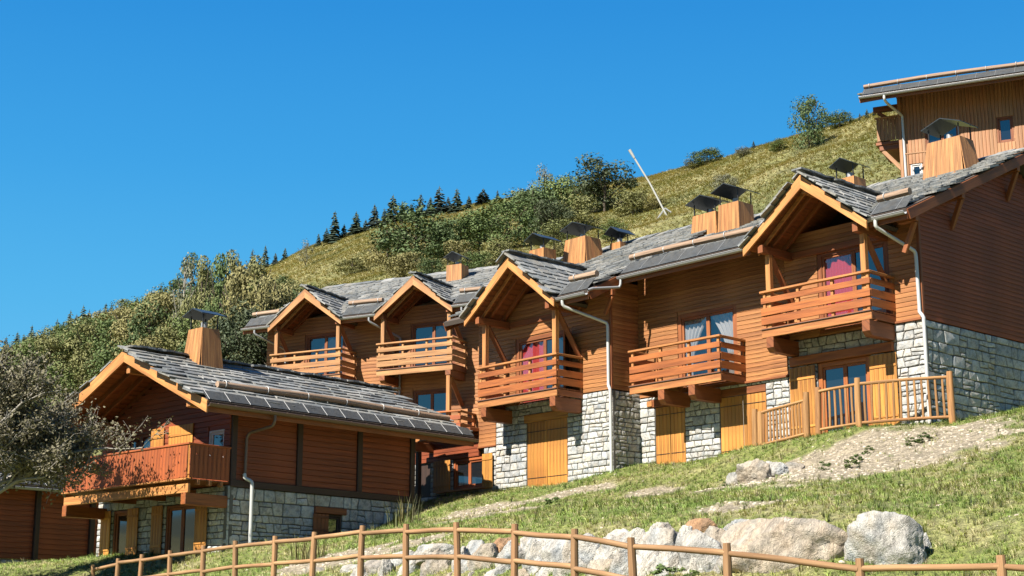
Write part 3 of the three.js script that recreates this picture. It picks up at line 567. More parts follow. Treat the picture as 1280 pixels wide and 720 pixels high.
// ───────────────────────── chalet with one gabled balcony (house A) ─────────────────────────
const PI2 = Math.PI / 2;
const houseFrame = (F, name, label, cat, group) => thing(name, label, cat, [F.O.x, F.O.y, F.O.z], F.th, group);
function mainRoof(g, x0, x1, zE, yE, s, zR, notches, { seed = 1, cap = 220, logT = .74, logs = [], strips = [], zBack = zR - 5, leftExt = null, gut = [], logMats = WD.log, rakeR = true, rakeL = true, logLift = .3 } = {}) {
  const al = Math.atan(s), ca = Math.cos(al), L = (zE - zR) / ca;
  const pts = [[x0, 0]]; for (const n of notches) pts.push([n.cx - n.hw, 0], [n.cx, n.tip / ca], [n.cx + n.hw, 0]); pts.push([x1, 0], [x1, L], [x0, L]);
  const rf = roofPlane(g, 'roof', [0, yE, zE], V3(1, 0, 0), V3(0, ca, Math.sin(al)), V3(0, -Math.sin(al), ca), pts, .15);
  const ip = inPoly(pts);
  slates(rf, x0, x1, .5, L - .1, (x, t) => ip(x, Math.max(.02, t)), { seed, cap, e: .33, w: [.36, .68] });
  for (const [a, b] of strips) eaveStrip(rf, a, b, .02, .62, .8);
  for (const [a, b] of logs) snowLog(rf, a, b, logT, logMats, logLift);
  for (const [a, b] of gut) { gutter(g, a, b, yE - .06, zE + .1); mk(g, 'eave_fascia', box(b - a, .2, .035, .006), pick(WD.beam), [(a + b) / 2, yE - .16, zE - .02]); const nb = 5; for (let i = 0; i < nb; i++) mk(rf, 'soffit_board', box(b - a, .018, .25, .003), pick(WD.beam), [(a + b) / 2, -.115, -.16 - i * .26]); }
  // rear slope, plain
  const Lb = (zR - zBack) / ca; const back = roofPlane(g, 'rear_roof', [0, yE + (zE - zR) * s - (zR - zBack) * s, zBack], V3(-1, 0, 0), V3(0, ca, -Math.sin(al)), V3(0, -Math.sin(al), -ca), [[-x1, 0], [-x0, 0], [-x0, Lb], [-x1, Lb]], .15);
  for (let x = x0; x < x1; x += .55) mk(rf, 'ridge_slate', slateGeos[Math.floor(R() * 8)], pick(M.slate), [x + .27, .14 + rr(0, .03), -L + .1], [rr(-.05, .05), rr(-.1, .1), rr(-.05, .05)]).scale.set(.6, .05, .55);
  if (rakeR) mk(rf, 'bargeboard', box(.05, .3, L, .008), WD.beam[0], [x1 + .02, -.13, -L / 2]);
  if (rakeL) mk(rf, 'bargeboard', box(.05, .3, L, .008), WD.beam[1], [x0 - .02, -.13, -L / 2]);
  return rf;
}
function cornerPosts(g, xs, yDeck, yTop, z, mats = WD.barge) { for (const x of xs) mk(g, 'post', box(.17, yTop - yDeck, .17, .014), pick(mats), [x, (yTop + yDeck) / 2, z]); }
const kneeBrace = (g, x, yT, zT, yB, zB, mats = WD.beam) => beam(g, 'brace', [x, yT, zT], [x, yB, zB], .13, .17, pick(mats));
{
  const g = houseFrame(FM, 'chalet', 'orange wooden chalet with one gabled balcony over double yellow shutters in pale stone', 'chalet', 'terraced wooden chalets on the slope');
  const sl = .5, mainY = z => 5.65 + sl * (1.35 - z);
  coreZ(g, [[-2.2, -1.3], [-2.2, mainY(-2.2) - .2], [-6.2, mainY(-6.2) - .2], [-11, mainY(-6.2) - 2.6], [-11, -1.3]], -6.2, -.26);
  stoneWall(g, [0, 0, 0], 0, -5.5, .04, -.85, 2.68, [[-3.97, -2.02, -.3, 2.28]], { seed: 21 });
  stoneWall(g, [0, 0, 0], PI2, 0, 1.45, -.6, 2.68, [], { seed: 22 });
  stoneWall(g, [0, 0, 0], 0, -6.4, -5.5, -.9, 1.4, [[-6.4, -6.12, .05, 1.4]], { seed: 23 });
  shutter(g, -3.95, -3.005, -.27, 2.0, -.02, WD.shutter, { battens: false }); shutter(g, -2.985, -2.04, -.27, 2.0, -.02, WD.shutter, { battens: false });
  mk(g, 'lintel', box(2.1, .26, .12, .015), WD.shutter[0], [-3, 2.14, .005]);
  const dk = [-4.5, -1.75, 2.55, 4.95];
  siding(g, 'siding', [0, 0, 0], 0, -6.4, .0, 2.7, 6.45, [dk], WD.siding);
  siding(g, 'siding', [0, 0, 0], 0, -6.4, -5.5, 1.42, 2.7, [], WD.siding);
  siding(g, 'siding', [0, 0, 0], PI2, .0, 4, 2.72, 6.3, [], WD.siding);
  mk(g, 'corner_board', box(.09, 3.6, .09, .01), WD.beam[0], [.015, 4.5, .015]);
  mk(g, 'sill_board', box(.95, .05, .09, .006), WD.beam[1], [-5.95, 1.4, .02]);
  windowUnit(g, ...dk, 0, { leaves: 2, curtains: [{ mat: M.redCurtain }, null], name: 'balcony_door', fw: .15, mat: WD.beam });
  // open glazed leaf standing out from the frame with red cloth below
  const leaf = new THREE.Group(); leaf.name = 'open_door_leaf'; leaf.position.set(-1.9, 3.7, .0); leaf.rotation.y = -1.0; g.add(leaf);
  mk(leaf, 'leaf_frame', merge([put(box(.08, 2.2, .05), -.4, 0, 0), put(box(.08, 2.2, .05), .4, 0, 0), put(box(.72, .08, .05), 0, 1.06, 0), put(box(.72, .2, .05), 0, -1, 0)]), WD.frame[0], [.4, 0, 0]);
  mk(leaf, 'pane', box(.74, 1.92, .014, .001), M.glass, [.4, .06, 0]);
  balcony(g, -5.06, -1.25, 0, 1.25, 3.9);
  cornerPosts(g, [-4.83, -1.42], 2.78, 5.35, 1.1);
  gableRoof(g, -3.14, 2.13, 5.56, 7.37, 1.6, -2.8, mainY, { seed: 31, posts: [-4.83, -1.42], zPost: 1.1, yPost: 5.35 });
  for (const x of [-4.83, -1.42]) kneeBrace(g, x, 5.3, 1.0, 3.95, .03);
  beam(g, 'tie_beam', [-4.83, 5.47, .02], [-1.42, 5.47, .02], .14, .2, WD.beam[0]);
  mainRoof(g, -6.75, .3, 1.35, 5.65, sl, -6.2, [{ cx: -3.14, hw: 2.05, tip: 3.5 }], { seed: 41, logs: [[-.95, .25]], strips: [[-1, .28]], gut: [[-1.02, .33]], logT: .74 });
  pipe(g, [[-.75, 5.54, 1.44], [-.75, 5.42, 1.44], [-.72, 5.3, 1.38], [-.05, 4.85, .18], [-.02, 4.7, .12], [-.02, 2.95, .12], [-.0, 2.8, .15], [.12, 2.66, .2], [.13, 2.5, .2], [.13, -.3, .2]]);
  beam(g, 'purlin', [.1, 5.75, .3], [.45, 5.75, .3], .16, .2, WD.beam[0]); beam(g, 'brace', [.38, 5.62, .3], [.04, 5.1, .3], .1, .12, WD.beam[0]);
  chimney(g, [-5.55, 8.4, -4.35], 1.35, 1.05, 1.05, { taper: .76, ch: .36 });
  chimney(g, [-4.75, 8.6, -5.5], .55, .55, .75, { taper: .95, ch: .34, capw: 1.5 });
  chimney(g, [-6.3, 7.7, -3.0], .85, .7, 1.25, { taper: .9, ch: .34, capw: 1.3, sink: 1 });
  // low annex with an open shuttered window to the left, and its porch beams
  stoneWall(g, [0, 0, -.02], 0, -10, -6.4, -1.0, 1.12, [[-7.78, -6.4, .05, 1.12], [-9.75, -9.0, -.1, 1.12]], { seed: 24 });
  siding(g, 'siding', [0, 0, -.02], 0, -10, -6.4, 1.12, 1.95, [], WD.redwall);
  mk(g, 'annex_wall', box(3.75, 2.9, 3, .01), M.core, [-8.15, .5, -1.8]);
  mk(g, 'annex_deck', box(3.9, .12, 3.5, .01), WD.beam[0], [-8.3, 2.03, -1.3]);
  windowUnit(g, -7.76, -6.14, .05, 1.1, -.02, { leaves: 2, fw: .09, mat: WD.red });
  mk(g, 'window_sill', box(2.6, .07, .2, .012), WD.fascia[0], [-7.2, .0, .06]);
  shutter(g, -8.72, -7.8, .0, 1.12, .1, WD.shutter); shutter(g, -6.08, -5.56, -.05, 1.15, .12, WD.shutter, { label: 'sunlit shutter folded back on pale stone' });
  mk(g, 'annex_door', box(.72, 1.2, .06, .01), WD.blackwood[0], [-9.37, .5, -.1]);
  beam(g, 'porch_beam', [-8.95, 1.62, -.3], [-8.95, 1.62, .95], .24, .3, WD.beam[1]); beam(g, 'porch_beam', [-9.2, 1.83, .7], [-6.9, 1.83, .7], .2, .14, WD.fascia[1]);
  mk(g, 'porch_post', box(.16, 1.9, .16, .012), WD.blackwood[0], [-8.95, .5, .6]);
}
// ───────────────────────── double chalet at the right (house B) ─────────────────────────
{
  const g = houseFrame(FM, 'chalet', 'large wooden chalet at terrace fence, dark side wall over grey stone', 'chalet', 'terraced wooden chalets on the slope');
  const sl = .46, W = -1.3, mainY = z => 6.3 + sl * (.05 - z), XR = 10.75;
  coreZ(g, [[W - 2.2, -1.3], [W - 2.2, mainY(W - 2.2) - .2], [-6.6, mainY(-6.6) - .2], [-12, mainY(-6.6) - 2.6], [-12, -1.3]], .2, XR - .26);
  // front, lower stone
  const o1 = [.66, 1.94, .26, 2.4], o2 = [3.35, 5.18, .1, 2.4], o3 = [7.1, 8.97, .4, 3.0];
  stoneWall(g, [0, 0, W], 0, .02, 6.05, -.6, 2.5, [o1, o2], { seed: 51 });
  stoneWall(g, [0, 0, W], 0, 6.05, XR + .04, -.1, 3.52, [o3], { seed: 52 });
  stoneWall(g, [XR, 0, W], PI2, 0, 10, .1, 3.52, [], { seed: 53, h: [.16, .36], w: [.25, .75] });
  for (const [a, b, lo, hi] of [[.68, 1.29, .3, 2.14], [1.31, 1.92, .3, 2.14], [3.37, 4.25, .12, 2.14], [4.27, 5.16, .12, 2.14]]) shutter(g, a, b, lo, hi, W - .02, WD.shutter, { battens: false });
  mk(g, 'lintel', box(1.6, .24, .12, .014), WD.beam[0], [1.3, 2.28, W]); mk(g, 'lintel', box(1.8, .24, .1, .014), WD.beam[1], [4.26, 2.28, W - .05]);
  mk(g, 'window_sill', box(1.4, .08, .2, .012), WD.fascia[1], [1.3, .24, W + .05]); mk(g, 'beam_end', box(.22, .18, .12, .012), WD.fascia[0], [.5, 2.28, W + .04]);
  windowUnit(g, 7.12, 8.95, .42, 2.74, W, { leaves: 2, fw: .14, mat: WD.board, name: 'terrace_door' });
  mk(g, 'lintel', box(3.6, .27, .16, .014), WD.board[0], [7.98, 2.88, W + .06]);
  shutter(g, 6.15, 7.08, .48, 2.7, W + .1, WD.shutter); shutter(g, 8.98, 9.88, .48, 2.7, W + .1, WD.shutter);
  // upper siding
  const d4 = [1.72, 4.15, 2.5, 5.02], d5 = [7.25, 9.75, 3.6, 6.05];
  siding(g, 'siding', [0, 0, W], 0, .02, 6.05, 2.52, 6.75, [d4], WD.siding);
  siding(g, 'siding', [0, 0, W], 0, 6.05, XR, 3.54, 6.75, [d5], WD.siding);
  mk(g, 'sill_board', box(1.8, .06, .1, .006), WD.beam[0], [5.15, 2.5, W + .05]); mk(g, 'sill_board', box(.9, .06, .1, .006), WD.beam[0], [10.3, 3.53, W + .05]);
  const rangeR = (a0, a1) => { const yy = a1 + .18, v = (yy - 6.3) / sl - .05; const lo = Math.max(0, v - 1.3), hi = Math.min(9.6, 13.2 - Math.max(v, 1.3) - 1.3); return hi - lo > .2 ? [lo, hi] : null; };
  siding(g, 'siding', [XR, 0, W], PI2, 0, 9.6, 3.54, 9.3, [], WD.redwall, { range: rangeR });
  mk(g, 'corner_board', box(.1, 3.2, .1, .01), WD.beam[0], [XR + .012, 5.1, W + .012]);
  windowUnit(g, ...d4, W, { leaves: 2, curtains: [{ mat: M.whiteCurtain, tie: 1.3 }, { mat: M.whiteCurtain, tie: -1.3 }], fw: .14, mat: WD.beam, name: 'balcony_door' });
  windowUnit(g, ...d5, W, { leaves: 2, curtains: [{ mat: M.redCurtain }, null], fw: .15, mat: WD.beam, name: 'balcony_door' });
  balcony(g, .73, 4.46, W, -.05, 3.84, { bx: [2.05, 3.3] });
  balcony(g, 6.08, 9.91, W, -.05, 4.88);
  cornerPosts(g, [6.32, 9.68], 3.76, 5.98, -.2);
  gableRoof(g, 7.98, 2.13, 6.19, 7.95, .3, -4.2, mainY, { seed: 61, posts: [6.32, 9.68], zPost: -.2, yPost: 5.98 });
  for (const x of [6.32, 9.68]) kneeBrace(g, x, 5.93, -.3, 4.6, W + .03);
  beam(g, 'tie_beam', [6.32, 6.1, W + .02], [9.68, 6.1, W + .02], .14, .2, WD.beam[0]);
  const rf = mainRoof(g, .45, 11.3, .05, 6.3, sl, -6.6, [{ cx: 7.98, hw: 2.05, tip: 3.6 }], { seed: 71, cap: 300, logs: [[.5, 5.75], [10.05, 11.1]], strips: [[.5, 5.8], [10.1, 11.28]], gut: [[.5, 5.85], [10.08, 11.32]], logT: .76 });
  for (let i = 0; i < 3; i++) mk(rf, 'soffit_board', box(.17, .018, 7, .003), pick(WD.beam), [10.86 + i * .175, -.115, -3.6]);
  for (const [z, y] of [[-.55, mainY(-.55) - .35], [-3, mainY(-3) - .35], [-6.2, mainY(-6.2) - .35]]) { beam(g, 'purlin', [XR - .1, y, z], [11.24, y, z], .18, .24, WD.beam[2]); beam(g, 'brace', [11.15, y - .12, z], [XR + .02, y - .95, z], .12, .14, WD.beam[2]); }
  // rainwater pipes
  pipe(g, [[10.35, 6.18, .16], [10.35, 6.02, .16], [10.37, 5.95, .1], [10.72, 5.45, -1.08], [10.73, 5.3, -1.16], [10.74, 3.85, -1.17], [10.75, 3.7, -1.15], [10.9, 3.52, -1.1], [10.9, 3.38, -1.1], [10.9, .4, -1.1]]);
  pipe(g, [[.62, 6.2, .15], [.62, 5.98, .17], [.58, 5.9, .22], [.4, 5.74, 1.2], [.36, 5.66, 1.4]], M.zinc, .045);
  chimney(g, [9.5, 8.75, -5.3], 1.5, 1.0, 1.1, { taper: .76, ch: .42, capw: 1.05 });
  chimney(g, [.35, 8.4, -4.75], 1.2, .95, .85, { taper: .86, ch: .4, capw: 1.25 });
  chimney(g, [1.55, 8.4, -4.6], .95, .85, .95, { taper: .92, ch: .42, capw: 1.35 });
  chimney(g, [5.2, 9.0, -6.1], .8, .7, .75, { taper: .95, ch: .42, capw: 1.3 });
}
// ───────────────────────── twin-gabled chalet behind (house C) ─────────────────────────
{
  const g = houseFrame(FC, 'chalet', 'pale wooden chalet with twin gabled balconies standing behind the slate roof', 'chalet', 'terraced wooden chalets on the slope');
  const sl = .47, W = -1.3, mainY = z => 1.3 + sl * (0 - z);
  coreZ(g, [[W - .26, -6.5], [W - .26, mainY(W - .26) - .2], [-6.4, mainY(-6.4) - .2], [-12, mainY(-6.4) - 2.7], [-12, -6.5]], -10, 1);
  const doors = [[-2.75, -.55, -1.1, 1.0], [-8.2, -6.05, -1.1, 1.0]], low = [-2.6, -.8, -4.2, -1.9];
  siding(g, 'siding', [0, 0, W], 0, -10.25, 1.25, -1.5, 1.75, doors, WD.siding, { pitch: .15 });
  siding(g, 'siding', [0, 0, W], 0, -10.25, 1.25, -5.4, -1.5, [low], WD.siding, { pitch: .15 });
  siding(g, 'siding', [1.25, 0, W], PI2, 0, 4, -5.4, 2.2, [], WD.siding, { pitch: .16 });
  for (const d of [...doors, low]) windowUnit(g, ...d, W, { leaves: 2, fw: .13, mat: WD.frame, name: 'balcony_door' });
  for (const [x, seed] of [[-1.82, 81], [-7.3, 83]]) {
    balcony(g, x - 1.83, x + 1.83, W, 0, 0, { board: WD.pale, fas: WD.pale, drop: 1.38, bh: .3 });
    cornerPosts(g, [x - 1.6, x + 1.62], -1.1, 1.05, -.15, WD.pale);
    gableRoof(g, x, 1.84, 1.22, 2.7, .12, -4, mainY, { seed, posts: [x - 1.6, x + 1.62], zPost: -.15, yPost: 1.05, mats: WD.pale, cap: 90 });
    for (const k of [x - 1.6, x + 1.62]) kneeBrace(g, k, 1.0, -.25, -.1, W + .03);
  }
  // post, brace and the lower balcony under the right-hand gable
  cornerPosts(g, [-.2], -4.4, -1.42, -.12, WD.fascia); kneeBrace(g, -.2, -1.6, -.2, -2.7, W + .05);
  balcony(g, -3.7, .45, W, .05, -3.1, { board: WD.red, fas: WD.board });
  mainRoof(g, -10.6, 1.6, 0, 1.3, sl, -6.4, [{ cx: -7.3, hw: 1.78, tip: 3 }, { cx: -1.82, hw: 1.78, tip: 3 }], { seed: 91, cap: 260, logs: [[-10.5, -9.05], [-5.4, -3.7], [.1, 1.55]], strips: [[-10.55, -9.1], [-5.45, -3.65], [.05, 1.55]], gut: [[-10.65, -9.1], [-5.46, -3.66], [.05, 1.62]], logT: .76 });
  for (const x of [-9.95, -4.0, .5]) pipe(g, [[x, 1.15, .1], [x, 1.0, .1], [x + .1, .9, .0], [x + .75, .45, -1.05], [x + .8, .3, -1.18], [x + .8, -3.5, -1.18]], M.zinc, .05);
  chimney(g, [-2.4, 3.25, -4.7], .8, .7, 1.0, { taper: .96, ch: .34, capw: 1.25 });
  mk(g, 'roof_vent', box(1.1, .07, .8, .02), M.cap, [-3.7, 3.95, -5.4], [.2, 0, 0]);
}
// ───────────────────────── upper house at the top right (house T) ─────────────────────────
{
  const g = houseFrame(FT, 'chalet', 'tall larch-clad house with vertical boards high on the slope', 'chalet');
  const sl = .36, mainY = z => 3.6 + sl * (1.5 - z);
  coreZ(g, [[-.26, -4], [-.26, mainY(-.26) - .2], [-6, mainY(-6) - .2], [-12, mainY(-12) - 4], [-12, -4]], .26, 14);
  const wins = [[4.1, 4.78, 1.15, 2.3], [1.04, 2.52, 1.15, 2.3], [.36, .86, -.1, .7]];
  siding(g, 'siding', [0, 0, 0], 0, 0, 8, -2, 3.95, wins, WD.larch, { pitch: .15, vertical: true });
  siding(g, 'siding', [0, 0, -6], -PI2, 0, 6, -2, 4.15, [], WD.larch, { pitch: .2, vertical: true });
  mk(g, 'corner_board', box(.14, 6.1, .14, .012), WD.larch[0], [0, 1.05, .02]);
  windowUnit(g, ...wins[0], 0, { leaves: 1, fw: .07, mat: WD.frame }); windowUnit(g, ...wins[1], 0, { leaves: 2, fw: .07, mat: WD.frame }); windowUnit(g, ...wins[2], 0, { leaves: 1, fw: .06, mat: [M.white] });
  mainRoof(g, -1.35, 13, 1.5, 3.6, sl, -6, [], { seed: 101, cap: 200, logs: [[-1.3, 12.9]], strips: [[-1.3, 13]], gut: [[-1.4, 13]], logT: .72 });
  beam(g, 'purlin', [-1.2, 3.5, -.3], [0, 3.5, -.3], .2, .26, WD.beam[0]); beam(g, 'brace', [-1.0, 3.35, -.3], [-.02, 2.6, -.3], .14, .16, WD.beam[0]);
  pipe(g, [[-.3, 3.48, 1.6], [-.3, 3.3, 1.6], [-.25, 3.2, 1.3], [.12, 2.95, .2], [.14, 2.8, .1], [.16, -1.5, .1]], M.pipe, .06);
  const b = new THREE.Group(); b.name = 'side_balcony'; g.add(b);
  for (let i = 0; i < 6; i++) mk(b, 'board', box(.15, 1.05, .035, .006), pick(WD.larch), [-.98 + i * .16, 2.5, -.15]);
  for (let i = 0; i < 16; i++) mk(b, 'board', box(.035, 1.05, .16, .006), pick(WD.larch), [-1.06, 2.5, -.28 - i * .17]);
  mk(b, 'handrail', box(1.15, .07, .12, .01), WD.larch[1], [-.55, 3.05, -.15]); mk(b, 'floor', box(1.15, .14, 2.9, .01), WD.beam[0], [-.56, 1.87, -1.6]);
  mk(b, 'beam', box(1.0, .24, .2, .012), WD.beam[1], [-.5, 1.68, -.3]); beam(b, 'brace', [-.85, 1.55, -.3], [-.02, .55, -.3], .14, .18, WD.larch[2]);
  // small railed landing in front of the window
  mk(g, 'railing', merge([put(box(2.6, .06, .08), 1.55, 1.02, .55), put(box(.06, 1.1, .06), .35, .5, .55), put(box(.06, 1.1, .06), 1.1, .5, .55), put(box(2.6, .12, .7), 1.55, -.2, .3)]), WD.larch[2]);
}
// ───────────────────────── house with the broad slate roof in front at the left (house L) ─────────────────────────
{
  const g = houseFrame(FL, 'chalet', 'chalet with broad slate roof and plank balcony, brown side wall on dark stone', 'chalet');
  const sl = .47, RX = -3.18, RY = 5.98, EX = .95, EXL = -7.31, ZF = 1.6, ZB = -9.1, al = Math.atan(sl), ca = Math.cos(al), sa = Math.sin(al), EY = RY - (EX - RX) * sl, D = ZF - ZB, L = (EX - RX) / ca;
  coreX(g, [[-6.35, -1.2], [-.26, -1.2], [-.26, EY + .95 * sl - .05], [RX, RY - .25], [-6.35, EY + .95 * sl - .05]], -7.1, -.26);
  // side wall
  stoneWall(g, [0, 0, 0], PI2, -.04, 7.3, -.8, 1.86, [[3.2, 4.3, .62, 1.5]], { seed: 111, h: [.14, .32], w: [.22, .66] });
  mk(g, 'sill_beam', box(.16, .2, 7.3, .014), WD.blackwood[0], [.0, 1.96, -3.65]);
  for (const v of [.1, 2.55, 4.96, 7.22]) mk(g, 'corner_post', box(.2, 2.2, .2, .014), WD.blackwood[1], [-.03, 3.15, -v]);
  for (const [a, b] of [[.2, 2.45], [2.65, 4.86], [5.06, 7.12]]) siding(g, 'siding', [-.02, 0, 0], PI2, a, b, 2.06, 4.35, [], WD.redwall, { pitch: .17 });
  windowUnit(g, 0, .62, .66, 1.3, 0, { leaves: 1, fw: .07, mat: WD.blackwood, ry: PI2 }).position.set(.01, .98, -3.98);
  mk(g, 'lintel', box(.14, .2, 1.25, .012), WD.beam[0], [.03, 1.4, -3.8]);
  shutter(g, 0, .6, .7, 1.3, 0, WD.beam, { ry: PI2, pos: [.09, .98, -3.4] });
  // front
  stoneWall(g, [0, 0, 0], 0, -6.62, .04, -.7, 1.9, [[-5.75, -4.9, -.3, 1.5], [-3.0, -1.45, -.5, 1.5]], { seed: 113 });
  const fw = [[-5.2, -3.9, 2.1, 3.85], [-1.05, -.3, 2.2, 3.55]];
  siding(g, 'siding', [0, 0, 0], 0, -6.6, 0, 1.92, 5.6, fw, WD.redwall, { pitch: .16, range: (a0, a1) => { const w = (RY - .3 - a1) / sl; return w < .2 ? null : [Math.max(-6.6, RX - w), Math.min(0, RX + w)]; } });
  windowUnit(g, ...fw[0], 0, { leaves: 2, fw: .1, mat: WD.frame }); windowUnit(g, ...fw[1], 0, { leaves: 1, fw: .06, mat: [M.white] });
  shutter(g, -3.86, -3.2, 2.1, 3.85, .07, WD.shutter); shutter(g, -5.9, -5.24, 2.1, 3.85, .07, WD.beam); shutter(g, -2.95, -1.75, 2.0, 3.85, .07, WD.shutter);
  shutter(g, -6.3, -5.78, .0, 1.5, .1, WD.shutter); shutter(g, -4.87, -4.3, .0, 1.5, .1, WD.shutter); shutter(g, -3.6, -3.05, .0, 1.5, .1, WD.shutter); shutter(g, -1.42, -.85, .0, 1.5, .1, WD.shutter);
  windowUnit(g, -5.73, -4.92, -.28, 1.48, 0, { leaves: 1, fw: .08, mat: WD.beam }); windowUnit(g, -2.98, -1.47, -.48, 1.48, 0, { leaves: 2, fw: .08, mat: WD.beam });
  // balcony of upright planks
  const b = new THREE.Group(); b.name = 'balcony'; g.add(b);
  const hole = new THREE.Shape(); const plankG = (w, h, notch) => { const s = poly([[-w / 2, -h / 2], [w / 2, -h / 2], [w / 2, h / 2], [-w / 2, h / 2]]); if (notch) { const p = new THREE.Path(); const yy = h * .24; p.moveTo(0, yy - .05); p.lineTo(.032, yy); p.lineTo(0, yy + .05); p.lineTo(-.032, yy); p.closePath(); s.holes.push(p); } const q = extr(s, .03, .004), uv = q.attributes.uv; for (let i = 0; i < uv.count; i++) uv.setXY(i, uv.getY(i), uv.getX(i)); return q; };
  const pA = plankG(.138, .92, false), pB = plankG(.138, .92, true);
  const nF = 43; for (let i = 0; i < nF; i++) mk(b, 'rail_plank', i % 3 === 1 ? pB : pA, pick(WD.red), [-6.31 + (i + .5) * 6.31 / nF, 2.47, 1.46]);
  const nS = 9; for (let i = 0; i < nS; i++) mk(b, 'rail_plank', i % 3 === 1 ? pB : pA, pick(WD.red), [.0, 2.47, 1.34 - i * .155], [0, PI2, 0]);
  for (let i = 0; i < nS; i++) mk(b, 'rail_plank', pA, pick(WD.red), [-6.34, 2.47, 1.34 - i * .155], [0, PI2, 0]);
  mk(b, 'handrail', box(6.5, .06, .13, .012), WD.red[0], [-3.15, 2.96, 1.46]); mk(b, 'handrail', box(.13, .06, 1.4, .012), WD.red[1], [.0, 2.96, .7]); mk(b, 'handrail', box(.13, .06, 1.4, .012), WD.red[1], [-6.33, 2.96, .7]);
  for (let i = 0; i < 9; i++) mk(b, 'deck_board', box(6.3, .04, .155, .006), pick(WD.beam), [-3.15, 1.97, .1 + i * .165]);
  mk(b, 'fascia', box(6.4, .05, .1, .008), WD.fascia[0], [-3.15, 1.96, 1.5]); mk(b, 'fascia', box(6.35, .27, .09, .012), WD.barge[0], [-3.15, 1.72, 1.4]);
  for (const x of [-6.2, -.12]) { mk(b, 'bracket_beam', box(.22, .34, 1.75, .016), pick(WD.board), [x, 1.42, .62]); }
  for (const x of [-4.6, -3.1, -1.6]) mk(b, 'bracket_beam', box(.16, .22, 1.5, .012), pick(WD.beam), [x, 1.74, .6]);
  for (let i = 0; i < 3; i++) mk(b, 'side_beam', box(.16, .16, .1, .01), pick(WD.fascia), [-.02, 1.9, .3 + i * .4]);
  // roof
  for (const s of [1, -1]) {
    const ex = V3(0, 0, -s), ez = V3(s * ca, -sa, 0), ey = V3(s * sa, ca, 0), o = s > 0 ? [EX, EY, ZF] : [EXL, EY, ZB];
    const rf = roofPlane(g, 'roof', o, ex, ey, ez, [[0, 0], [D, 0], [D, L], [0, L]], .16);
    slates(rf, -.06, D, s > 0 ? .34 : .1, L - .1, (x, t) => t < L && x > -.1 && x < D, { e: .36, w: [.42, .82], seed: 120 + s, cap: s > 0 ? 290 : 10 });
    const nb = 18; for (let i = 0; i < nb; i++) mk(rf, 'soffit_board', box(D - .1, .018, L / nb - .006, .003), pick(WD.beam), [D / 2, -.125, -L * (i + .5) / nb]);
    if (s > 0) {
      eaveStrip(rf, .02, D, .02, .42, .72); snowLog(rf, 1.15, D - .1, 1.32, WD.log, .14, .1, 1.55);
      const gt = gutter(g, 0, D + .05, 0, 0, M.copper); gt.rotation.y = PI2; gt.position.set(EX + .1, EY - .06, ZF + .02);
      mk(g, 'eave_fascia', box(.035, .2, D, .006), WD.beam[0], [EX - .02, EY - .17, (ZF + ZB) / 2]);
    }
    const bw = .34, prof = poly([[s * (EX - RX + .05), EY + .02], [s * (EX - RX + .05), EY - bw * .9], [0, RY + .06 - bw / ca], [0, RY + .06]]);
    const bg = extr(prof, .05, .006); const uv = bg.attributes.uv, p = bg.attributes.position; for (let i = 0; i < uv.count; i++) uv.setXY(i, Math.abs(p.getX(i)) * ca - (p.getY(i) - EY) * sa + s * 3, Math.abs(p.getX(i)) * sa + p.getY(i) * ca);
    mk(g, 'bargeboard', bg, WD.barge[s > 0 ? 0 : 1], [RX, 0, ZF - .01]);
    for (let i = 0; i < 3; i++) mk(rf, 'rafter', box(.1, .15, L - .1, .01), pick(WD.beam), [s > 0 ? .6 + i * .55 : D - .6 - i * .55, -.2, -L / 2]);
  }
  for (let z = ZF - .1; z > ZB; z -= .5) mk(g, 'ridge_slate', slateGeos[Math.floor(R() * 8)], pick(M.slate), [RX + rr(-.05, .05), RY + .16, z - .2], [rr(-.05, .05), PI2 + rr(-.15, .15), rr(-.12, .12)]).scale.set(.6, .055, .6);
  beam(g, 'purlin', [RX, RY - .52, ZF - .12], [RX, RY - .52, -.2], .18, .26, WD.fascia[0]); beam(g, 'purlin', [-.06, EY + .12, ZF - .1], [-.06, EY + .12, -.2], .2, .3, WD.fascia[1]); beam(g, 'purlin', [-6.3, EY + .12, ZF - .1], [-6.3, EY + .12, -.2], .2, .3, WD.fascia[2]);
  pipe(g, [[EX + .1, EY - .14, -.75], [EX + .1, EY - .3, -.75], [EX, EY - .45, -.74], [.2, 3.45, -.55], [.1, 3.3, -.5], [.1, 2.2, -.48]], M.copper, .045);
  pipe(g, [[.1, 2.25, -.46], [.13, 2.12, -.47], [.24, 2.04, -.6], [.27, 1.92, -.62], [.27, .1, -.62]], M.pipe, .055);
  chimney(g, [-2.78, 5.7, -.92], 1.02, .92, 1.25, { taper: .7, ch: .42, capw: 1.15, rise: .2, sink: .7 });
}
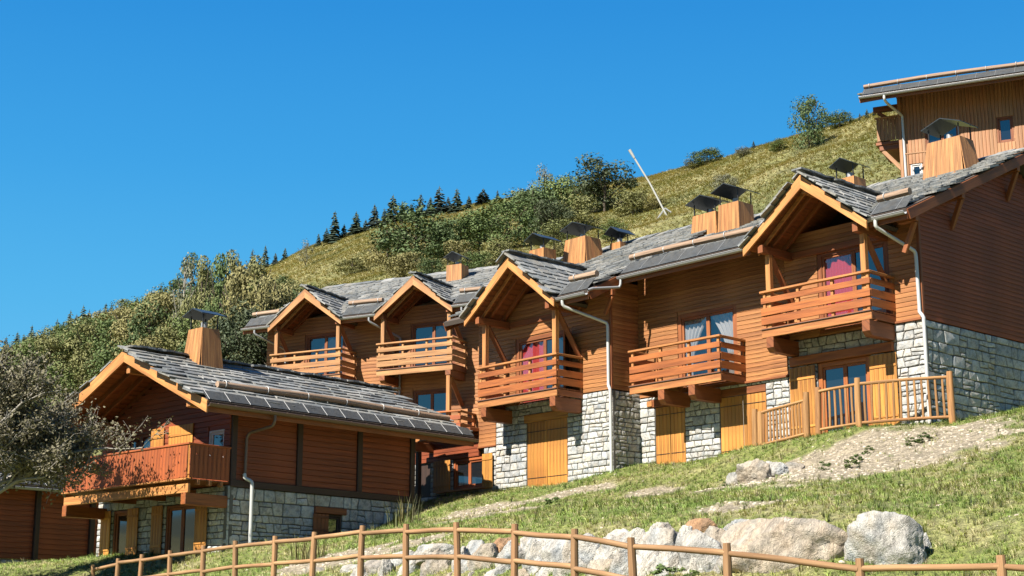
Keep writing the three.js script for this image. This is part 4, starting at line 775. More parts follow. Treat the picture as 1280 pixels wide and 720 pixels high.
// ───────────────────────── house at the far left behind the tree (house F) ─────────────────────────
{
  const g = houseFrame(FF, 'chalet', 'dark brown house with grey slate roof half hidden behind the near tree', 'chalet');
  const sl = .45, al = Math.atan(sl), ca = Math.cos(al), sa = Math.sin(al), EX = .6, EY = .25, RX = -3.6, RY = EY + (EX - RX) * sl, ZF = 8, ZB = -.6, D = ZF - ZB, L = (EX - RX) / ca;
  coreX(g, [[-7, -3.5], [-.1, -3.5], [-.1, EY], [RX, RY - .3], [-7, EY]], -.4, 7.5);
  stoneWall(g, [0, 0, 7.5], PI2, 0, 7.8, -3.2, -2.35, [], { seed: 131 });
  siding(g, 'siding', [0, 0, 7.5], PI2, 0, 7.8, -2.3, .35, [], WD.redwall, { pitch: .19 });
  for (const z of [.0, 2.3, 4.6, 7.0]) mk(g, 'corner_post', box(.2, 2.7, .2, .014), WD.blackwood[1], [.06, -1, z]);
  for (const s of [1, -1]) {
    const rf = roofPlane(g, 'roof', s > 0 ? [EX, EY, ZF] : [2 * RX - EX, EY, ZB], V3(0, 0, -s), V3(s * sa, ca, 0), V3(s * ca, -sa, 0), [[0, 0], [D, 0], [D, L], [0, L]], .16);
    slates(rf, -.06, D, .3, L - .1, (x, t) => t < L, { e: .36, w: [.42, .82], seed: 140 + s, cap: s > 0 ? 180 : 10 });
    if (s > 0) { snowLog(rf, .3, D - .1, .9, WD.log, .14); eaveStrip(rf, .02, D, .02, .36, .8); }
  }
  const gt = gutter(g, 0, D, 0, 0, M.zinc); gt.rotation.y = PI2; gt.position.set(EX + .1, EY - .06, ZF);
}

// ───────────────────────── rail fence, terrace fence ─────────────────────────
function roundPost(parent, name, a, b, r, mat, seg = 10) {
  const A = a.clone(), L = A.distanceTo(b), n = Math.max(3, Math.round(L / .25)), g = new THREE.CylinderGeometry(r * .96, r, L, seg, n), p = g.attributes.position, sd = A.x * 3.1 + A.z;
  for (let i = 0; i < p.count; i++) { const y = p.getY(i), k = 1 + .10 * N3(y * 2.1, sd, Math.atan2(p.getZ(i), p.getX(i)) * .4); const top = y > L / 2 - .001 ? .9 : 1; p.setX(i, p.getX(i) * k * top + .012 * Math.sin(y * 2.3 + sd)); p.setZ(i, p.getZ(i) * k * top); }
  const uv = g.attributes.uv; for (let i = 0; i < uv.count; i++) uv.setXY(i, uv.getY(i) * L + sd, uv.getX(i) * r * 6);
  g.computeVertexNormals();
  const m = mk(parent, name, g, mat); m.quaternion.setFromUnitVectors(V3(0, 1, 0), b.clone().sub(A).normalize()); m.position.copy(A.add(b).multiplyScalar(.5)); return m;
}
{
  const o = fencePosts[6], f = thing('rail_fence', 'long two-rail fence of round wooden posts winding along the boulder wall', 'fence', [o.x, o.y - 1.08, o.z]);
  const lp = fencePosts.map(p => p.clone().sub(f.position));
  lp.forEach((p, i) => {
    roundPost(f, 'post', p.clone().add(V3(rr(-.02, .02), -1.35, 0)), p.clone().add(V3(rr(-.015, .015), 0, rr(-.01, .01))), .066, pick(WD.fence));
    if (i) for (const h of [.13, .6]) { const q = lp[i - 1], dir = p.clone().sub(q).normalize(), off = V3(dir.z, 0, -dir.x).multiplyScalar(i % 2 ? .0 : .0); roundPost(f, 'rail', q.clone().add(off).add(V3(0, -h + rr(-.02, .02), 0)), p.clone().add(off).add(V3(0, -h + rr(-.02, .02), 0)), .047, pick(WD.fence)); }
  });
}
{
  const f = thing('picket_fence', 'wooden terrace railing of round posts and slim upright pickets', 'fence', toW(FM, 8, .4, 0).toArray(), FM.th);
  const P = (x, y, z) => V3(x - 8, y - .4, z);
  const posts = [[5.8, .2, .06], [5.95, .2, .0], [7.62, .42, .0], [7.95, .42, -.1], [9.45, .46, .1], [11.7, .5, -.95]];
  posts.forEach(([x, y, z], i) => roundPost(f, 'post', P(x, y - .35, z), P(x, y + [1.2, 1.12, 1.27, 1.38, 1.4, 1.38][i], z), .098, pick(WD.picket)));
  const run = (a, b, n, lo, hi) => {
    const A = posts[a], B = posts[b], pt = (t, h) => P(A[0] + (B[0] - A[0]) * t, A[1] + (B[1] - A[1]) * t + h, A[2] + (B[2] - A[2]) * t);
    roundPost(f, 'top_rail', pt(0, hi), pt(1, hi), .05, pick(WD.picket)); roundPost(f, 'bottom_rail', pt(0, lo), pt(1, lo), .046, pick(WD.picket));
    for (let i = 1; i <= n; i++) { const t = i / (n + 1); roundPost(f, 'picket', pt(t, lo - .02), pt(t + rr(-.005, .005), hi + .0), .036, pick(WD.picket), 7); }
  };
  run(1, 2, 13, .12, 1.06); run(3, 4, 6, .16, 1.24); run(4, 5, 12, .16, 1.24);
}
// ───────────────────────── boulders ─────────────────────────
const rockMats = { pale: [std(.60, .56, .49, { map: boulderMap, bumpMap: stoneBump, bumpScale: .035, roughness: .95 }), std(.54, .505, .44, { map: boulderMap, bumpMap: stoneBump, bumpScale: .035, roughness: .95 }), std(.50, .48, .435, { map: boulderMap, bumpMap: stoneBump, bumpScale: .035, roughness: .95 })], beige: [std(.50, .425, .33, { map: boulderMap, bumpMap: stoneBump, bumpScale: .035, roughness: .95 }), std(.46, .40, .325, { map: boulderMap, bumpMap: stoneBump, bumpScale: .035, roughness: .95 })], rust: [std(.47, .27, .14, { map: boulderMap, bumpMap: stoneBump, bumpScale: .035, roughness: .95 })] };
function rockGeo(seed, wx, wy, wz, rough = 1, boxy = 3) {
  const g0 = new THREE.IcosahedronGeometry(1, 14), g = g0, p = g.attributes.position, q = rng(seed), planes = [];
  for (let i = 0; i < 16; i++) { const t = q() * 6.283, c = q() * 1.8 - .9, s = Math.sqrt(1 - c * c); planes.push([s * Math.cos(t), c, s * Math.sin(t), (boxy > 4 ? .78 : .62) + .34 * q()]); }
  const v = V3();
  for (let i = 0; i < p.count; i++) {
    v.fromBufferAttribute(p, i).normalize(); const pn = Math.pow(Math.abs(v.x) ** boxy + Math.abs(v.y) ** boxy + Math.abs(v.z) ** boxy, -1 / boxy); let r = pn * (1 + .2 * fbm(v.x * 1.3 + seed, v.y * 1.3, v.z * 1.3, 3));
    for (const [a, b, c, d] of planes) { const dt = v.x * a + v.y * b + v.z * c; if (dt > .02) r = Math.min(r, d / dt); }
    const crack = Math.abs(fbm(v.x * 2.2 + seed * 2, v.y * 2.2, v.z * 2.2 + 9, 2)); r *= 1 + rough * ((.13 * fbm(v.x * 4 + seed, v.y * 4, v.z * 4, 5)) - .07 * (1 - sstep(0, .05, crack)));
    p.setXYZ(i, v.x * r, v.y * r, v.z * r);
  }
  g.computeBoundingBox(); const b = g.boundingBox, sx = wx / (b.max.x - b.min.x), sy = wy / (b.max.y - b.min.y), sz = wz / (b.max.z - b.min.z);
  g.translate(-(b.max.x + b.min.x) / 2, -b.min.y, -(b.max.z + b.min.z) / 2); g.scale(sx, sy, sz);
  const uv = g.attributes.uv; for (let i = 0; i < uv.count; i++) uv.setXY(i, p.getX(i) + p.getZ(i) * .6 + seed * .37, p.getY(i) + p.getZ(i) * .5);
  g.deleteAttribute('normal'); const out = g; out.computeVertexNormals(); return smooth(out);
}
function smooth(g) { // shared normals by position, keeping the triangle soup
  const p = g.attributes.position, acc = new Map(), key = i => Math.round(p.getX(i) * 4000) + ',' + Math.round(p.getY(i) * 4000) + ',' + Math.round(p.getZ(i) * 4000), a = V3(), b = V3(), c = V3(), fn = [];
  for (let i = 0; i < p.count; i += 3) { a.fromBufferAttribute(p, i); b.fromBufferAttribute(p, i + 1); c.fromBufferAttribute(p, i + 2); const n = b.clone().sub(a).cross(c.clone().sub(a)); for (let k = 0; k < 3; k++) { const kk = key(i + k); const s = acc.get(kk); s ? s.add(n) : acc.set(kk, n.clone()); } }
  const nr = new Float32Array(p.count * 3), t = V3(); for (let i = 0; i < p.count; i++) { t.copy(acc.get(key(i))).normalize(); nr.set([t.x, t.y, t.z], i * 3); }
  g.setAttribute('normal', new THREE.BufferAttribute(nr, 3)); return g;
}
{
  const SH = 'pale rough boulder in the stacked stone bank behind the rail fence', GR = 'boulders along the bank';
  const list = [ // x0,x1,top,bottom,distance,material,label
    [1062, 1168, 638, 735, 24.6, 'pale', 'largest pale boulder with a peaked top beside the grass'],
    [906, 1112, 643, 748, 25.1, 'beige', 'broad cracked beige boulder against the peaked pale boulder'], [972, 1004, 647, 690, 25.5, 'pale', 'white angular rock on top of the broad beige boulder'],
    [1148, 1167, 666, 700, 25.4, 'pale', 'small white rock tucked beside the peaked boulder'], [900, 954, 648, 690, 26.6, 'pale'], [848, 926, 662, 745, 25.6, 'pale'],
    [855, 902, 647, 684, 27.4, 'rust', 'rusty orange-beige boulder wedged between white ones'], [803, 860, 652, 700, 27.8, 'pale'], [818, 854, 684, 712, 26.3, 'pale'], [755, 812, 660, 698, 28.8, 'pale'],
    [734, 780, 684, 730, 27.6, 'beige'], [698, 738, 670, 728, 28.8, 'pale'], [646, 716, 668, 704, 30.2, 'pale'], [650, 706, 694, 730, 29.2, 'pale'], [609, 654, 671, 702, 31, 'rust', 'rusty orange rock between white rocks behind the fence'],
    [572, 614, 674, 704, 32, 'pale'], [566, 616, 695, 730, 31, 'pale'], [512, 578, 679, 700, 33, 'pale'], [524, 576, 695, 730, 32, 'beige'], [476, 532, 687, 708, 34.2, 'pale'], [450, 502, 699, 728, 34.4, 'beige'], [494, 532, 703, 730, 33, 'pale'], [776, 842, 692, 735, 26.6, 'pale'], [420, 470, 704, 730, 35.6, 'pale'], [375, 425, 708, 735, 36.6, 'beige'],
    [922, 966, 563, 590, 39.6, 'beige', 'beige rock at the foot of the picket fence corner'], [948, 992, 555, 572, 40.4, 'pale', 'flat pale rock under the picket fence corner'], [975, 1008, 552, 563, 40.6, 'beige'], [908, 932, 570, 586, 40.8, 'pale']];
  { // rocks that fill the gaps of the bank
    const q = rng(4242), line = [[445, 34.6, 703], [500, 33.2, 692], [560, 31.8, 684], [620, 30.6, 676], [680, 29.4, 670], [740, 28, 665], [800, 27, 658], [850, 26.4, 655], [925, 26, 655]];
    for (let i = 0; i < 30; i++) {
      const t = (i + .5) / 30 * (line.length - 1), k = Math.floor(t), f = t - k, x = line[k][0] + (line[k + 1][0] - line[k][0]) * f, d = line[k][1] + (line[k + 1][1] - line[k][1]) * f, ty = line[k][2] + (line[k + 1][2] - line[k][2]) * f;
      const w = (26 + 34 * q()) * 27 / d, low = i % 2; list.push([x - w / 2, x + w / 2, low ? ty + 30 + 8 * q() : ty + 4 * q(), low ? ty + 75 : ty + 50, d - (low ? .7 : .1), q() < .3 ? 'beige' : 'pale', null, 1]);
    }
  }
  list.forEach(([x0, x1, y0, y1, d, kind, label, fill], i) => {
    const W = (x1 - x0) / FOCAL * d, H = (y1 - y0) / FOCAL * d * 1.02, bot = at((x0 + x1) / 2, y1, d); if (i > 24 && !fill) bot.y = groundY(bot.x, bot.z - W * .3) + .05;
    const m = mk(scene, numbered('boulder'), rockGeo(300 + i, W * 1.02, H + .25, Math.max(W * .8, H * .8), 1, i === 1 ? 5.5 : 3), pick(rockMats[kind]), [bot.x, bot.y - .25, bot.z - W * .3], [0, 0, 0]);
    const sz = W > .95 ? 'large' : W > .65 ? 'medium-sized' : 'small'; tag(m, label || (i > 25 && !fill ? 'pale rock lying on the gravel below the picket fence' : sz + ' ' + kind + ' rough boulder in the stone bank behind the rail fence'), 'boulder', label ? undefined : i > 25 && !fill ? 'rocks below the terrace' : sz + ' ' + kind + ' ' + GR);
  });
}
// ───────────────────────── vegetation ─────────────────────────
function hitGround(px, py, from = 68) { const r = rayOf(px, py).normalize(); let t = from; for (let i = 0; i < 900; i++) { const p = r.clone().multiplyScalar(t).add(V3(0, EYE, 0)); if (groundY(p.x, p.z) > p.y) return p; t += .5; } return null; }
function leafCloud(seed, n, size, { lumps = 16, shape = 'round', flat = .8 } = {}) { // unit tree: height 1, width 1, standing on y=0
  const q = rng(seed), L = [], pos = [], nor = [];
  for (let i = 0; i < lumps; i++) { const t = q() * 6.283, y = shape === 'tall' ? .18 + .8 * q() : .16 + .76 * q(), w = shape === 'tall' ? .40 * Math.sin(Math.min(1, (1 - (y - .12) / .95) * 1.25) * Math.PI * .5) : .37 * Math.sqrt(Math.max(.08, 1 - ((y - .48) / .52) ** 2)); const r = w * Math.sqrt(q()); L.push([r * Math.cos(t), y, r * Math.sin(t), (.09 + .11 * q()) * (shape === 'tall' ? .8 : 1)]); }
  const a = V3(), b = V3(), nn = V3();
  for (let i = 0; i < n; i++) {
    const l = L[Math.floor(q() * lumps)], th = q() * 6.283, cz = q() * 2 - 1, s = Math.sqrt(1 - cz * cz), rad = l[3] * (.45 + .75 * Math.sqrt(q()));
    const c = [l[0] + rad * s * Math.cos(th), l[1] + rad * cz * flat, l[2] + rad * s * Math.sin(th)];
    nn.set(s * Math.cos(th) + (q() - .5) * 1.6, cz + .35 + (q() - .5) * 1.4, s * Math.sin(th) + (q() - .5) * 1.6).normalize();
    a.set(q() - .5, q() - .5, q() - .5).cross(nn).normalize(); b.copy(nn).cross(a);
    const k = size * (.6 + .8 * q()), P = (x, y) => [c[0] + a.x * x + b.x * y, c[1] + a.y * x + b.y * y, c[2] + a.z * x + b.z * y];
    const v = [P(-k, 0), P(0, -k * .55), P(k, 0), P(0, k * .55)];
    for (const j of [0, 1, 2, 0, 2, 3]) { pos.push(...v[j]); nor.push(nn.x, nn.y, nn.z); }
  }
  const g = new THREE.BufferGeometry(); g.setAttribute('position', new THREE.Float32BufferAttribute(pos, 3)); g.setAttribute('normal', new THREE.Float32BufferAttribute(nor, 3)); return g;
}
const leafMat = (r, g, b) => new THREE.MeshStandardMaterial({ color: lin(r, g, b), roughness: .75, side: THREE.DoubleSide });
const LV = { green: [leafMat(.095, .145, .03), leafMat(.125, .17, .036), leafMat(.075, .12, .03)], olive: [leafMat(.20, .20, .06), leafMat(.24, .215, .07), leafMat(.17, .19, .055)], dark: [leafMat(.045, .07, .025), leafMat(.055, .075, .024)], grey: [leafMat(.24, .24, .15), leafMat(.20, .20, .12)], con: [leafMat(.035, .06, .032), leafMat(.045, .072, .035), leafMat(.04, .062, .045)] };
const barkPale = std(.36, .33, .28, { roughness: .95, bumpMap: stoneBump, bumpScale: .01 }), barkDark = std(.09, .07, .05, { roughness: 1 });
const cloudsRound = [1, 2, 3, 4].map(i => leafCloud(400 + i, 4200, .021, { lumps: 20 + i * 3 })), cloudsTall = [1, 2, 3].map(i => leafCloud(420 + i, 4200, .019, { lumps: 22, shape: 'tall' })), cloudsThin = [1, 2].map(i => leafCloud(440 + i, 1100, .019, { lumps: 16, shape: 'tall' }));
function limbs(seed, n = 7, spread = .33) { const q = rng(seed), a = [tubeGeo([[0, -.06, 0], [.01, .2, .01], [-.01, .5, .0], [0, .82, 0]], .016, 6, 10)]; for (let i = 0; i < n; i++) { const t = q() * 6.283, y = .12 + .5 * q(), r = spread * (.6 + .6 * q()); a.push(tubeGeo([[0, y, 0], [Math.cos(t) * r * .5, y + .12, Math.sin(t) * r * .5], [Math.cos(t) * r, y + .22 + .15 * q(), Math.sin(t) * r]], .007, 5, 6)); } return merge(a); }
const limbGeos = [1, 2, 3].map(i => limbs(460 + i));
function plantTree(name, label, cat, group, base, hM, wM, clouds, mats, bark = barkDark) {
  const t = thing(name, label, cat, [base.x, base.y - .05 * hM, base.z], R() * 6.28, group);
  mk(t, 'trunk', pick(limbGeos), bark).scale.set(wM, hM, wM); mk(t, 'crown', pick(clouds), pick(mats)).scale.set(wM, hM, wM); return t;
}
const px2m = (px, p) => px / FOCAL * p.clone().sub(V3(0, EYE, 0)).dot(FWD);
// scattered shrubs and trees on the meadow: column, row of the foot, height, width (pixels)
for (const [x, y, h, w, kind] of [[520, 336, 76, 86, 'green'], [484, 338, 50, 56, 'olive'], [556, 330, 52, 58, 'green'], [600, 322, 58, 66, 'green'], [634, 312, 62, 62, 'green'], [668, 300, 62, 60, 'green'], [654, 284, 45, 52, 'olive'], [694, 288, 66, 58, 'green'], [690, 300, 48, 50, 'dark'], [722, 292, 46, 54, 'olive'], [756, 266, 64, 74, 'dark'], [738, 268, 40, 46, 'green'], [792, 268, 30, 46, 'olive'], [770, 302, 24, 36, 'green'], [702, 312, 34, 44, 'olive'], [574, 338, 36, 44, 'olive'], [624, 334, 34, 42, 'olive'], [596, 346, 30, 40, 'green'], [905, 242, 24, 30, 'grey'], [1050, 160, 20, 36, 'green'], [884, 206, 18, 38, 'green'], [866, 212, 12, 26, 'olive'], [820, 262, 14, 30, 'olive'], [505, 352, 34, 46, 'olive'], [540, 350, 26, 36, 'green'], [440, 345, 22, 40, 'olive'], [700, 330, 22, 36, 'olive'], [975, 190, 14, 24, 'green'], [930, 196, 12, 20, 'grey']]) {
  const p = hitGround(x, y); if (!p) continue;
  const LB = { green: 'leafy green shrub growing on the open hillside meadow', olive: 'yellowish olive shrub growing on the open hillside meadow', dark: 'dense dark green bush on the hillside meadow', grey: 'small greyish bush on the dry hillside meadow' }[kind];
  const sz = h > 55 ? 'large ' : h > 32 ? 'medium-sized ' : w > 37 ? 'low spreading ' : 'small ';
  plantTree('hillside_shrub', sz + LB, 'shrub', sz + kind + ' shrubs on the hillside', p, px2m(h, p) * 1.15, px2m(w, p) * 1.34, cloudsRound, LV[kind]);
}
{ let p = hitGround(1012, 186); plantTree('hillside_tree', 'slim leafy tree standing alone on the meadow below the upper house', 'tree', undefined, p, px2m(76, p), px2m(54, p), cloudsRound, LV.green, barkDark);
  p = hitGround(681, 262); plantTree('hillside_tree', 'thin sparse tree rising above the hillside shrubs', 'tree', undefined, p, px2m(60, p), px2m(46, p), cloudsThin, LV.grey, barkDark);
  p = hitGround(382, 336); plantTree('hillside_tree', 'small bare tree on the grassy ridge above the twin gables', 'tree', undefined, p, px2m(38, p), px2m(30, p), cloudsThin, LV.grey, barkDark); }
// wood at the left
{
  const q = rng(909);
  for (const [x, y, h, w, kind, tall] of [[226, 452, 132, 62, 'grey', 2], [248, 448, 116, 58, 'olive', 1], [272, 452, 122, 64, 'green', 1], [302, 456, 128, 70, 'olive', 1], [330, 452, 110, 62, 'olive', 0], [352, 424, 66, 60, 'green', 0], [310, 474, 96, 84, 'dark', 0], [288, 478, 84, 74, 'dark', 0], [334, 480, 84, 76, 'dark', 0], [350, 462, 70, 62, 'dark', 0], [372, 406, 50, 56, 'olive', 0], [205, 452, 86, 66, 'olive', 0], [184, 458, 84, 66, 'green', 0], [160, 462, 80, 66, 'olive', 0], [136, 466, 72, 64, 'green', 0], [110, 470, 70, 66, 'olive', 0], [86, 478, 66, 60, 'green', 0], [60, 486, 64, 60, 'olive', 0], [34, 494, 66, 60, 'green', 0], [8, 500, 66, 60, 'olive', 0], [-20, 505, 66, 60, 'green', 0], [148, 430, 46, 54, 'olive', 0], [116, 440, 44, 54, 'green', 0], [176, 420, 46, 54, 'green', 0], [84, 450, 44, 50, 'green', 0], [54, 458, 42, 52, 'olive', 0], [24, 470, 44, 50, 'green', 0], [196, 408, 44, 50, 'olive', 0], [214, 480, 70, 70, 'olive', 0], [246, 488, 70, 70, 'green', 0], [176, 492, 70, 70, 'olive', 0], [140, 496, 66, 70, 'green', 0], [100, 506, 66, 70, 'olive', 0], [60, 520, 66, 70, 'green', 0], [20, 530, 66, 70, 'green', 0], [262, 410, 60, 52, 'green', 0], [290, 404, 56, 52, 'olive', 0], [330, 390, 46, 52, 'olive', 0], [355, 380, 34, 44, 'green', 0], [395, 392, 34, 48, 'green', 0], [415, 378, 26, 40, 'olive', 0], [236, 430, 104, 56, 'green', 1], [286, 432, 108, 58, 'olive', 1], [318, 430, 100, 60, 'olive', 1], [258, 436, 100, 58, 'olive', 1], [344, 446, 92, 60, 'olive', 0], [214, 424, 80, 54, 'green', 0], [196, 436, 72, 56, 'olive', 0], [232, 470, 84, 66, 'green', 0], [262, 474, 84, 66, 'olive', 0], [128, 424, 38, 48, 'olive', 0], [98, 436, 38, 48, 'olive', 0], [70, 446, 38, 46, 'olive', 0], [160, 412, 40, 48, 'olive', 0], [40, 458, 36, 46, 'green', 0], [360, 396, 44, 50, 'olive', 0], [340, 404, 50, 52, 'green', 0], [312, 412, 60, 54, 'green', 0]]) {
    const p = hitGround(x, y, 74); if (!p) continue;
    const LB = { green: 'leafy green tree in the wood below the skyline', olive: 'yellowing olive-green tree in the wood below the skyline', dark: 'dense dark tree in the wood close behind the slate-roofed chalet', grey: 'tall thin tree with sparse silvery leaves above the wood' }[kind];
    const sz = kind === 'grey' ? '' : tall ? 'tall slender ' : h > 75 ? 'large ' : h > 50 ? 'medium-sized ' : 'small ';
    plantTree('broadleaf_tree', sz + LB, 'tree', kind === 'grey' ? undefined : sz + kind + ' trees in the left wood', p, px2m(h, p) * (tall ? 1.16 : 1.08), px2m(w, p) * 1.1, tall === 2 ? cloudsThin : tall ? cloudsTall : cloudsRound, LV[kind], kind === 'grey' ? barkPale : barkDark);
  }
}
// conifers on the skyline
function coniferGeo(seed) {
  const q = rng(seed), pos = [], tiers = 15;
  for (let i = 0; i < tiers; i++) {
    const y0 = .1 + .86 * i / tiers, rad = .48 * Math.pow(1 - (y0 - .1) / .9, .85) * (.8 + .4 * q()), nb = Math.round(7 + 5 * (1 - i / tiers));
    for (let k = 0; k < nb; k++) { const t = q() * 6.283, r = rad * (.65 + .5 * q()), dy = -.25 * r + .02 * (q() - .5), c = Math.cos(t), s = Math.sin(t), w = .3 * r; const A = [0, y0 + .03, 0], B = [c * r, y0 + dy, s * r], m = .62; const L1 = [c * r * m - s * w, y0 + dy * m - .012, s * r * m + c * w], L2 = [c * r * m + s * w, y0 + dy * m - .012, s * r * m - c * w], U = [c * r * m, y0 + dy * m + .02, s * r * m]; for (const tr of [[A, L1, U], [U, L1, B], [A, U, L2], [U, B, L2]]) for (const v of tr) pos.push(...v); }
  }
  for (let k = 0; k < 5; k++) { const t = k * 1.257; pos.push(0, 1, 0, .02 * Math.cos(t), .9, .02 * Math.sin(t), .02 * Math.cos(t + 1.257), .9, .02 * Math.sin(t + 1.257)); }
  const g = new THREE.BufferGeometry(); g.setAttribute('position', new THREE.Float32BufferAttribute(pos, 3)); g.computeVertexNormals(); return g;
}
const conGeos = [1, 2, 3, 4].map(i => coniferGeo(500 + i)), conTrunk = new THREE.CylinderGeometry(.012, .02, .5, 6).translate(0, .2, 0);
for (const [x, y, h, w] of [[418, 303, 36, 22], [408, 303, 18, 12], [445, 294, 28, 19], [468, 286, 29, 18], [457, 290, 16, 11], [491, 280, 34, 24], [503, 276, 24, 14], [526, 272, 28, 18], [549, 268, 33, 24], [560, 266, 20, 14], [571, 266, 29, 20], [604, 256, 20, 22], [622, 252, 15, 9], [315, 340, 27, 13], [331, 337, 28, 14], [344, 332, 16, 10], [356, 326, 16, 11], [20, 448, 30, 18], [38, 442, 32, 18], [54, 440, 28, 16], [70, 432, 30, 17], [86, 428, 36, 20], [102, 424, 38, 22], [118, 416, 24, 15], [131, 410, 28, 18], [155, 402, 22, 15], [170, 396, 22, 14], [183, 392, 24, 15], [200, 384, 26, 16], [6, 452, 28, 17], [-14, 458, 28, 18], [240, 372, 26, 16], [256, 366, 24, 14], [1064, 155, 12, 7], [1075, 152, 13, 7], [1084, 149, 15, 8], [1093, 146, 12, 7], [926, 193, 10, 6], [942, 186, 12, 7], [110, 420, 30, 18], [145, 408, 20, 13], [62, 438, 24, 15], [28, 446, 26, 16], [46, 442, 24, 15], [78, 430, 26, 15], [94, 426, 30, 17], [124, 412, 24, 15], [138, 408, 26, 15], [192, 388, 22, 14], [212, 380, 20, 14], [430, 298, 18, 12], [480, 283, 22, 14], [514, 275, 20, 13], [538, 271, 24, 16], [586, 262, 18, 13], [398, 308, 16, 11]]) {
  const p = hitGround(x, y, 90) || hitGround(x, y + 8, 90); if (!p) continue;
  const sz = h > 30 ? 'tall' : h > 20 ? 'medium-sized' : h > 15 ? 'small' : 'tiny far-off', wh = x < 260 ? 'above the leafy wood' : x < 360 ? 'at the foot of the bare ridge' : x < 640 ? 'on the bare ridge above the twin gables' : 'on the crest beside the upper house', t = thing('conifer', sz + ' dark pointed conifer ' + wh, 'conifer', [p.x, p.y - .3, p.z], R() * 6.28, sz + ' conifers ' + wh), hm = px2m(h, p) * 1.25, wm = px2m(w, p) * 1.55;
  mk(t, 'trunk', conTrunk, barkDark).scale.set(hm, hm, hm); mk(t, 'crown', pick(conGeos), pick(LV.con)).scale.set(wm, hm, wm);
}
// near tree at the left edge, in front of the slate-roofed chalet
{
  const foot = at(-26, 735, 44.2), q = rng(616); foot.y = groundY(foot.x, foot.z);
  const t = thing('near_tree', 'sparse tree with pale twisted branches and small dull leaves before the plank balcony', 'tree', foot.toArray());
  const tubes = [], tips = [];
  const grow = (a, dir, len, r, lv) => {
    const pts = [a.clone()]; let d = dir.clone(), p = a.clone(); for (let i = 0; i < 4; i++) { d.add(V3(q() - .5, (q() - .4) * .6, q() - .5).multiplyScalar(.38)).normalize(); p = p.clone().addScaledVector(d, len / 4); pts.push(p); if (lv >= 2) tips.push(p.clone()); }
    const g = tubeGeo(pts, r, lv > 2 ? 4 : 6, lv > 2 ? 5 : 9), ps = g.attributes.position; tubes.push(g);
    if (lv < 4) { const n = lv === 0 ? 6 : lv === 1 ? 5 : 4; for (let i = 0; i < n; i++) { const k = 1 + Math.floor(q() * 4), b = pts[k]; const nd = d.clone().multiplyScalar(.7).add(V3(q() - .5, (q() - .32) * .9, q() - .5).multiplyScalar(1.7)).normalize(); grow(b, nd, len * (.52 + .2 * q()), r * .55, lv + 1); } }
  };
  tubes.push(tubeGeo([[0, -.4, 0], [-.12, 1.2, .05], [.02, 2.2, 0], [-.05, 3.6, 0]], .11, 8, 12), tubeGeo([[-.2, -.4, .2], [-.5, 1.2, .3], [-.8, 2.9, .2]], .07, 7, 10));
  for (const [dx, dz, l, h] of [[.75, .1, 2.1, 3.3], [.5, -.6, 2.0, 3.3], [-.5, .2, 1.9, 3.1], [1.0, -.2, 2.3, 3.2], [.2, .6, 2.0, 3.5], [1.0, .3, 2.3, 3.0], [.3, .2, 1.9, 3.6], [-.8, .2, 1.9, 2.6]]) grow(V3(dx < -.7 ? -.78 : 0, h, 0), V3(dx, .5, dz).normalize(), l, .06, 0);
  mk(t, 'trunk', merge(tubes), barkPale);
  const pos = [], nor = [], nn = V3(), a = V3(), b = V3();
  for (const p of tips) { const m = 1 + Math.floor(q() * 4); for (let i = 0; i < m; i++) { const c = [p.x + (q() - .5) * .34, p.y + (q() - .5) * .34, p.z + (q() - .5) * .34]; nn.set(q() - .5, q() - .2, q() - .5).normalize(); a.set(q() - .5, q() - .5, q() - .5).cross(nn).normalize(); b.copy(nn).cross(a); const k = .035 + .03 * q(); const P = (x, y) => [c[0] + a.x * x + b.x * y, c[1] + a.y * x + b.y * y, c[2] + a.z * x + b.z * y]; const v = [P(-k, 0), P(0, -k * .6), P(k, 0), P(0, k * .6)]; for (const j of [0, 1, 2, 0, 2, 3]) { pos.push(...v[j]); nor.push(nn.x, nn.y, nn.z); } } }
  const g = new THREE.BufferGeometry(); g.setAttribute('position', new THREE.Float32BufferAttribute(pos, 3)); g.setAttribute('normal', new THREE.Float32BufferAttribute(nor, 3));
  mk(t, 'crown', g, leafMat(.175, .155, .085));
}
// snow-making lance on the hillside
{
  const p = hitGround(836, 268), d = p.clone().sub(V3(0, EYE, 0)).dot(FWD), top = at(789, 191, d).sub(p);
  const t = thing('snow_lance', 'thin white leaning snow-making lance on the hillside meadow', 'lance', p.toArray());
  const dir = top.clone().normalize(), r = .05 * d / 100;
  mk(t, 'pole', tubeGeo([V3(0, -.4, 0), top.clone().multiplyScalar(.5), top.clone().multiplyScalar(.97)], r * 1.15, 8, 12), M.white);
  mk(t, 'nozzle_head', new THREE.CylinderGeometry(r * 2, r * 1.5, r * 12, 10), M.white, top.clone().multiplyScalar(.985).toArray());
  t.children[1].quaternion.setFromUnitVectors(V3(0, 1, 0), dir);
  for (const s of [-1, 1]) beam(t, 'leg', [s * .9, -.5, .2], top.clone().multiplyScalar(.1).toArray(), .1, .1, M.zinc);
}
